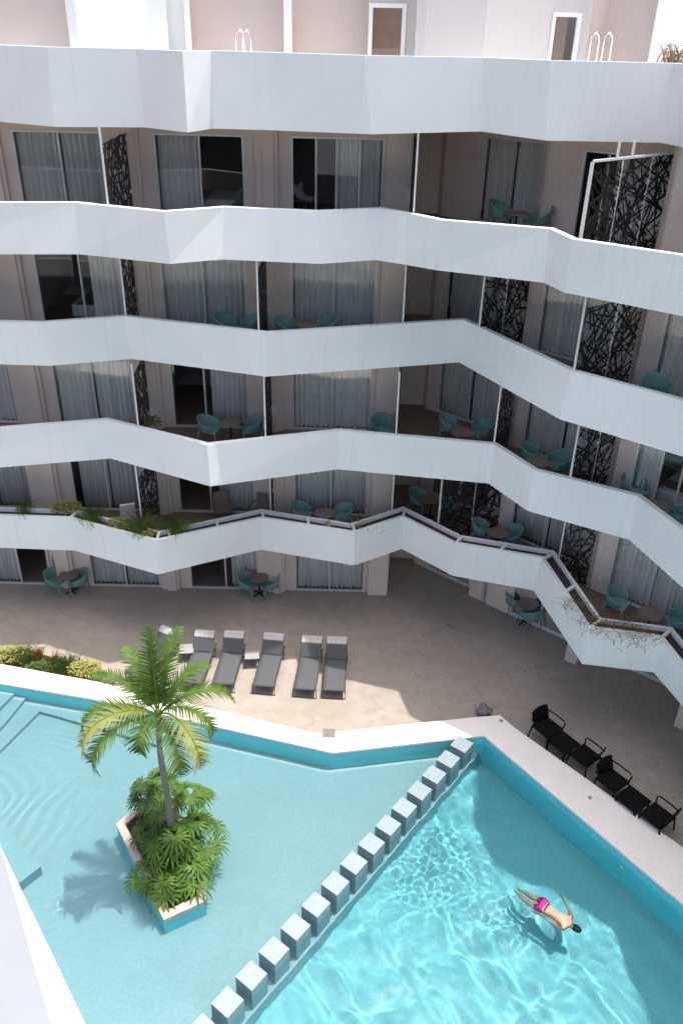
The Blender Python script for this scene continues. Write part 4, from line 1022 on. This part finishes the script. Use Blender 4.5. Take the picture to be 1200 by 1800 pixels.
# ------------------------------------------------------------------ swimmer floating face down
def skin_mesh(name, verts, edges, radii, mat, parent, sub=2):
    me = bpy.data.meshes.new(name); me.from_pydata([tuple(v) for v in verts], edges, [])
    o = bpy.data.objects.new(name, me); COL.objects.link(o)
    o.modifiers.new('skin', 'SKIN'); sb = o.modifiers.new('sub', 'SUBSURF'); sb.levels = sub; sb.render_levels = sub
    for i, r in enumerate(radii):
        d = me.skin_vertices[0].data[i]; d.radius = r if isinstance(r, tuple) else (r, r); d.use_root = (i == 0)
    bpy.context.view_layer.update()
    dg = bpy.context.evaluated_depsgraph_get(); m2 = bpy.data.meshes.new_from_object(o.evaluated_get(dg)); bpy.data.objects.remove(o)
    o = bpy.data.objects.new(name, m2); COL.objects.link(o); m2.materials.clear(); m2.materials.append(mat); o.parent = parent
    for p in m2.polygons: p.use_smooth = True
    return o
def swimmer():
    org = V(at(955, 1597, ZW)); t = thing('person', 'swimmer floating face down in magenta shorts in the sunlit pool', 'person', org)
    def L(px, py, z): return V(at(px, py, z-.035))-org
    pel = L(953, 1594, .02); wai = L(968, 1604, .04); che = L(984, 1616, .05); upc = L(993, 1621, .05); nec = L(1001, 1626, .02); 
    head = L(1009, 1632, -.01); chin = L(1013, 1635, -.08)
    sL = L(1003, 1613, .03); sR = L(989, 1635, .03)
    eL = L(999, 1597, .01); wL = L(988, 1580, .05); eR = L(968, 1622, .0); wR = L(949, 1609, .05)
    hL, hR = L(956, 1587, -.01), L(948, 1600, -.01)
    kL, kR = L(934, 1580, -.10), L(928, 1590, -.10); aL, aR = L(912, 1571, -.30), L(906, 1577, -.30); tL, tR = L(907, 1567, -.40), L(901, 1574, -.40)
    vs = [pel, wai, che, upc, nec, head, sL, eL, wL, sR, eR, wR, hL, kL, aL, tL, hR, kR, aR, tR]
    ed = [(0, 1), (1, 2), (2, 3), (3, 4), (4, 5), (3, 6), (6, 7), (7, 8), (3, 9), (9, 10), (10, 11), (0, 12), (12, 13), (13, 14), (14, 15), (0, 16), (16, 17), (17, 18), (18, 19)]
    rd = [.125, .118, .142, .115, .062, .085, .066, .048, .033, .066, .048, .033, .095, .066, .046, .035, .095, .066, .046, .035]
    # hands: palm and five fingers
    for w_, e in ((wL, eL), (wR, eR)):
        iw = vs.index(w_); d = (w_-e).normalized(); s = d.cross(V((0, 0, 1))).normalized(); ip = len(vs)
        vs.append(w_+d*.06); rd.append(.026); ed.append((iw, ip))
        for k, (o_, l) in enumerate(((-.030, .075), (-.010, .09), (.010, .085), (.030, .065))):
            a = len(vs); vs += [w_+d*.095+s*o_, w_+d*(.095+l*.5)+s*o_*1.2-V((0, 0, .006)), w_+d*(.095+l)+s*o_*1.3-V((0, 0, .02))]; rd += [.0105, .009, .0075]; ed += [(ip, a), (a, a+1), (a+1, a+2)]
        a = len(vs); vs += [w_+d*.045+s*.04, w_+d*.085+s*.065-V((0, 0, .01))]; rd += [.011, .009]; ed += [(ip, a), (a, a+1)]
    RECV.append(skin_mesh('body', vs, ed, rd, M['skin'], t))
    # head: skull with ears and a face turned to the water
    fd = (head-nec).normalized(); bm = bmesh.new(); bmesh.ops.create_uvsphere(bm, u_segments=24, v_segments=16, radius=1)
    ax = fd; dn = V((0, 0, -1)); dn = (dn-ax*dn.dot(ax)).normalized(); sd = ax.cross(dn)
    def headmesh(name, mat, k, cut=None):
        bm = bmesh.new(); bmesh.ops.create_uvsphere(bm, u_segments=28, v_segments=18, radius=1)
        for v in bm.verts:
            c = v.co.copy(); f = c.y                      # y = face side (down), z = crown axis, x = side
            r = V((.078*c.x, .098*c.y, .115*c.z))
            if name == 'body_face':
                if f > .75: r.y += .018*math.exp(-((c.x)/.18)**2-((c.z+.1)/.25)**2)
            if cut and f > cut: r *= .93
            v.co = head+fd*.035+(sd*r.x+dn*r.y+ax*r.z)*k
        me = bpy.data.meshes.new(name); bm.to_mesh(me); bm.free(); me.materials.append(mat)
        for p in me.polygons: p.use_smooth = True
        o = bpy.data.objects.new(name, me); COL.objects.link(o); o.parent = t; RECV.append(o); return o
    headmesh('head', M['skin'], 1.05); headmesh('hair', M['hair'], 1.13, .25)
    em = MB()
    for s in (-1, 1): em.lathe([(.0, 0), (.02, .005), (.012, .012)], 10)
    k = len(em.v)//2; out = []
    for i, v in enumerate(em.v): s = -1 if i < k else 1; v = V(v); out.append(tuple(head+fd*.03+sd*(s*(.078+v.z))+ax*v.x*1.6+dn*(v.y+.01)))
    em.v = out; em.build('ear', M['skin'], t)
    # shorts: a wider skinned sleeve over hips and thighs
    mid = wai.lerp(pel, .55); tl, tr = hL.lerp(kL, .62), hR.lerp(kR, .62)
    RECV.append(skin_mesh('shorts', [pel, mid, hL, tl, hR, tr], [(0, 1), (0, 2), (2, 3), (0, 4), (4, 5)], [.145, .137, .122, .112, .122, .112], M['shorts'], t))
    b = MB(); d = (wai-pel).normalized(); u = V((0, 0, 1)); s = d.cross(u).normalized(); u = s.cross(d); c = wai.lerp(pel, .5)
    b.add([c+d*o_+(s*math.cos(a)+u*math.sin(a))*.144 for o_ in (-.018, .018) for a in (6.283*i/24 for i in range(24))], [(i, (i+1) % 24, 24+(i+1) % 24, 24+i) for i in range(24)])
    b.build('waistband', M['waistband'], t, smooth=True)
swimmer()
for o in RECV: o.cycles.is_caustics_receiver = True
for o in bpy.data.objects:
    if o.type == 'MESH' and not o.data.materials: print('no material', o.name)
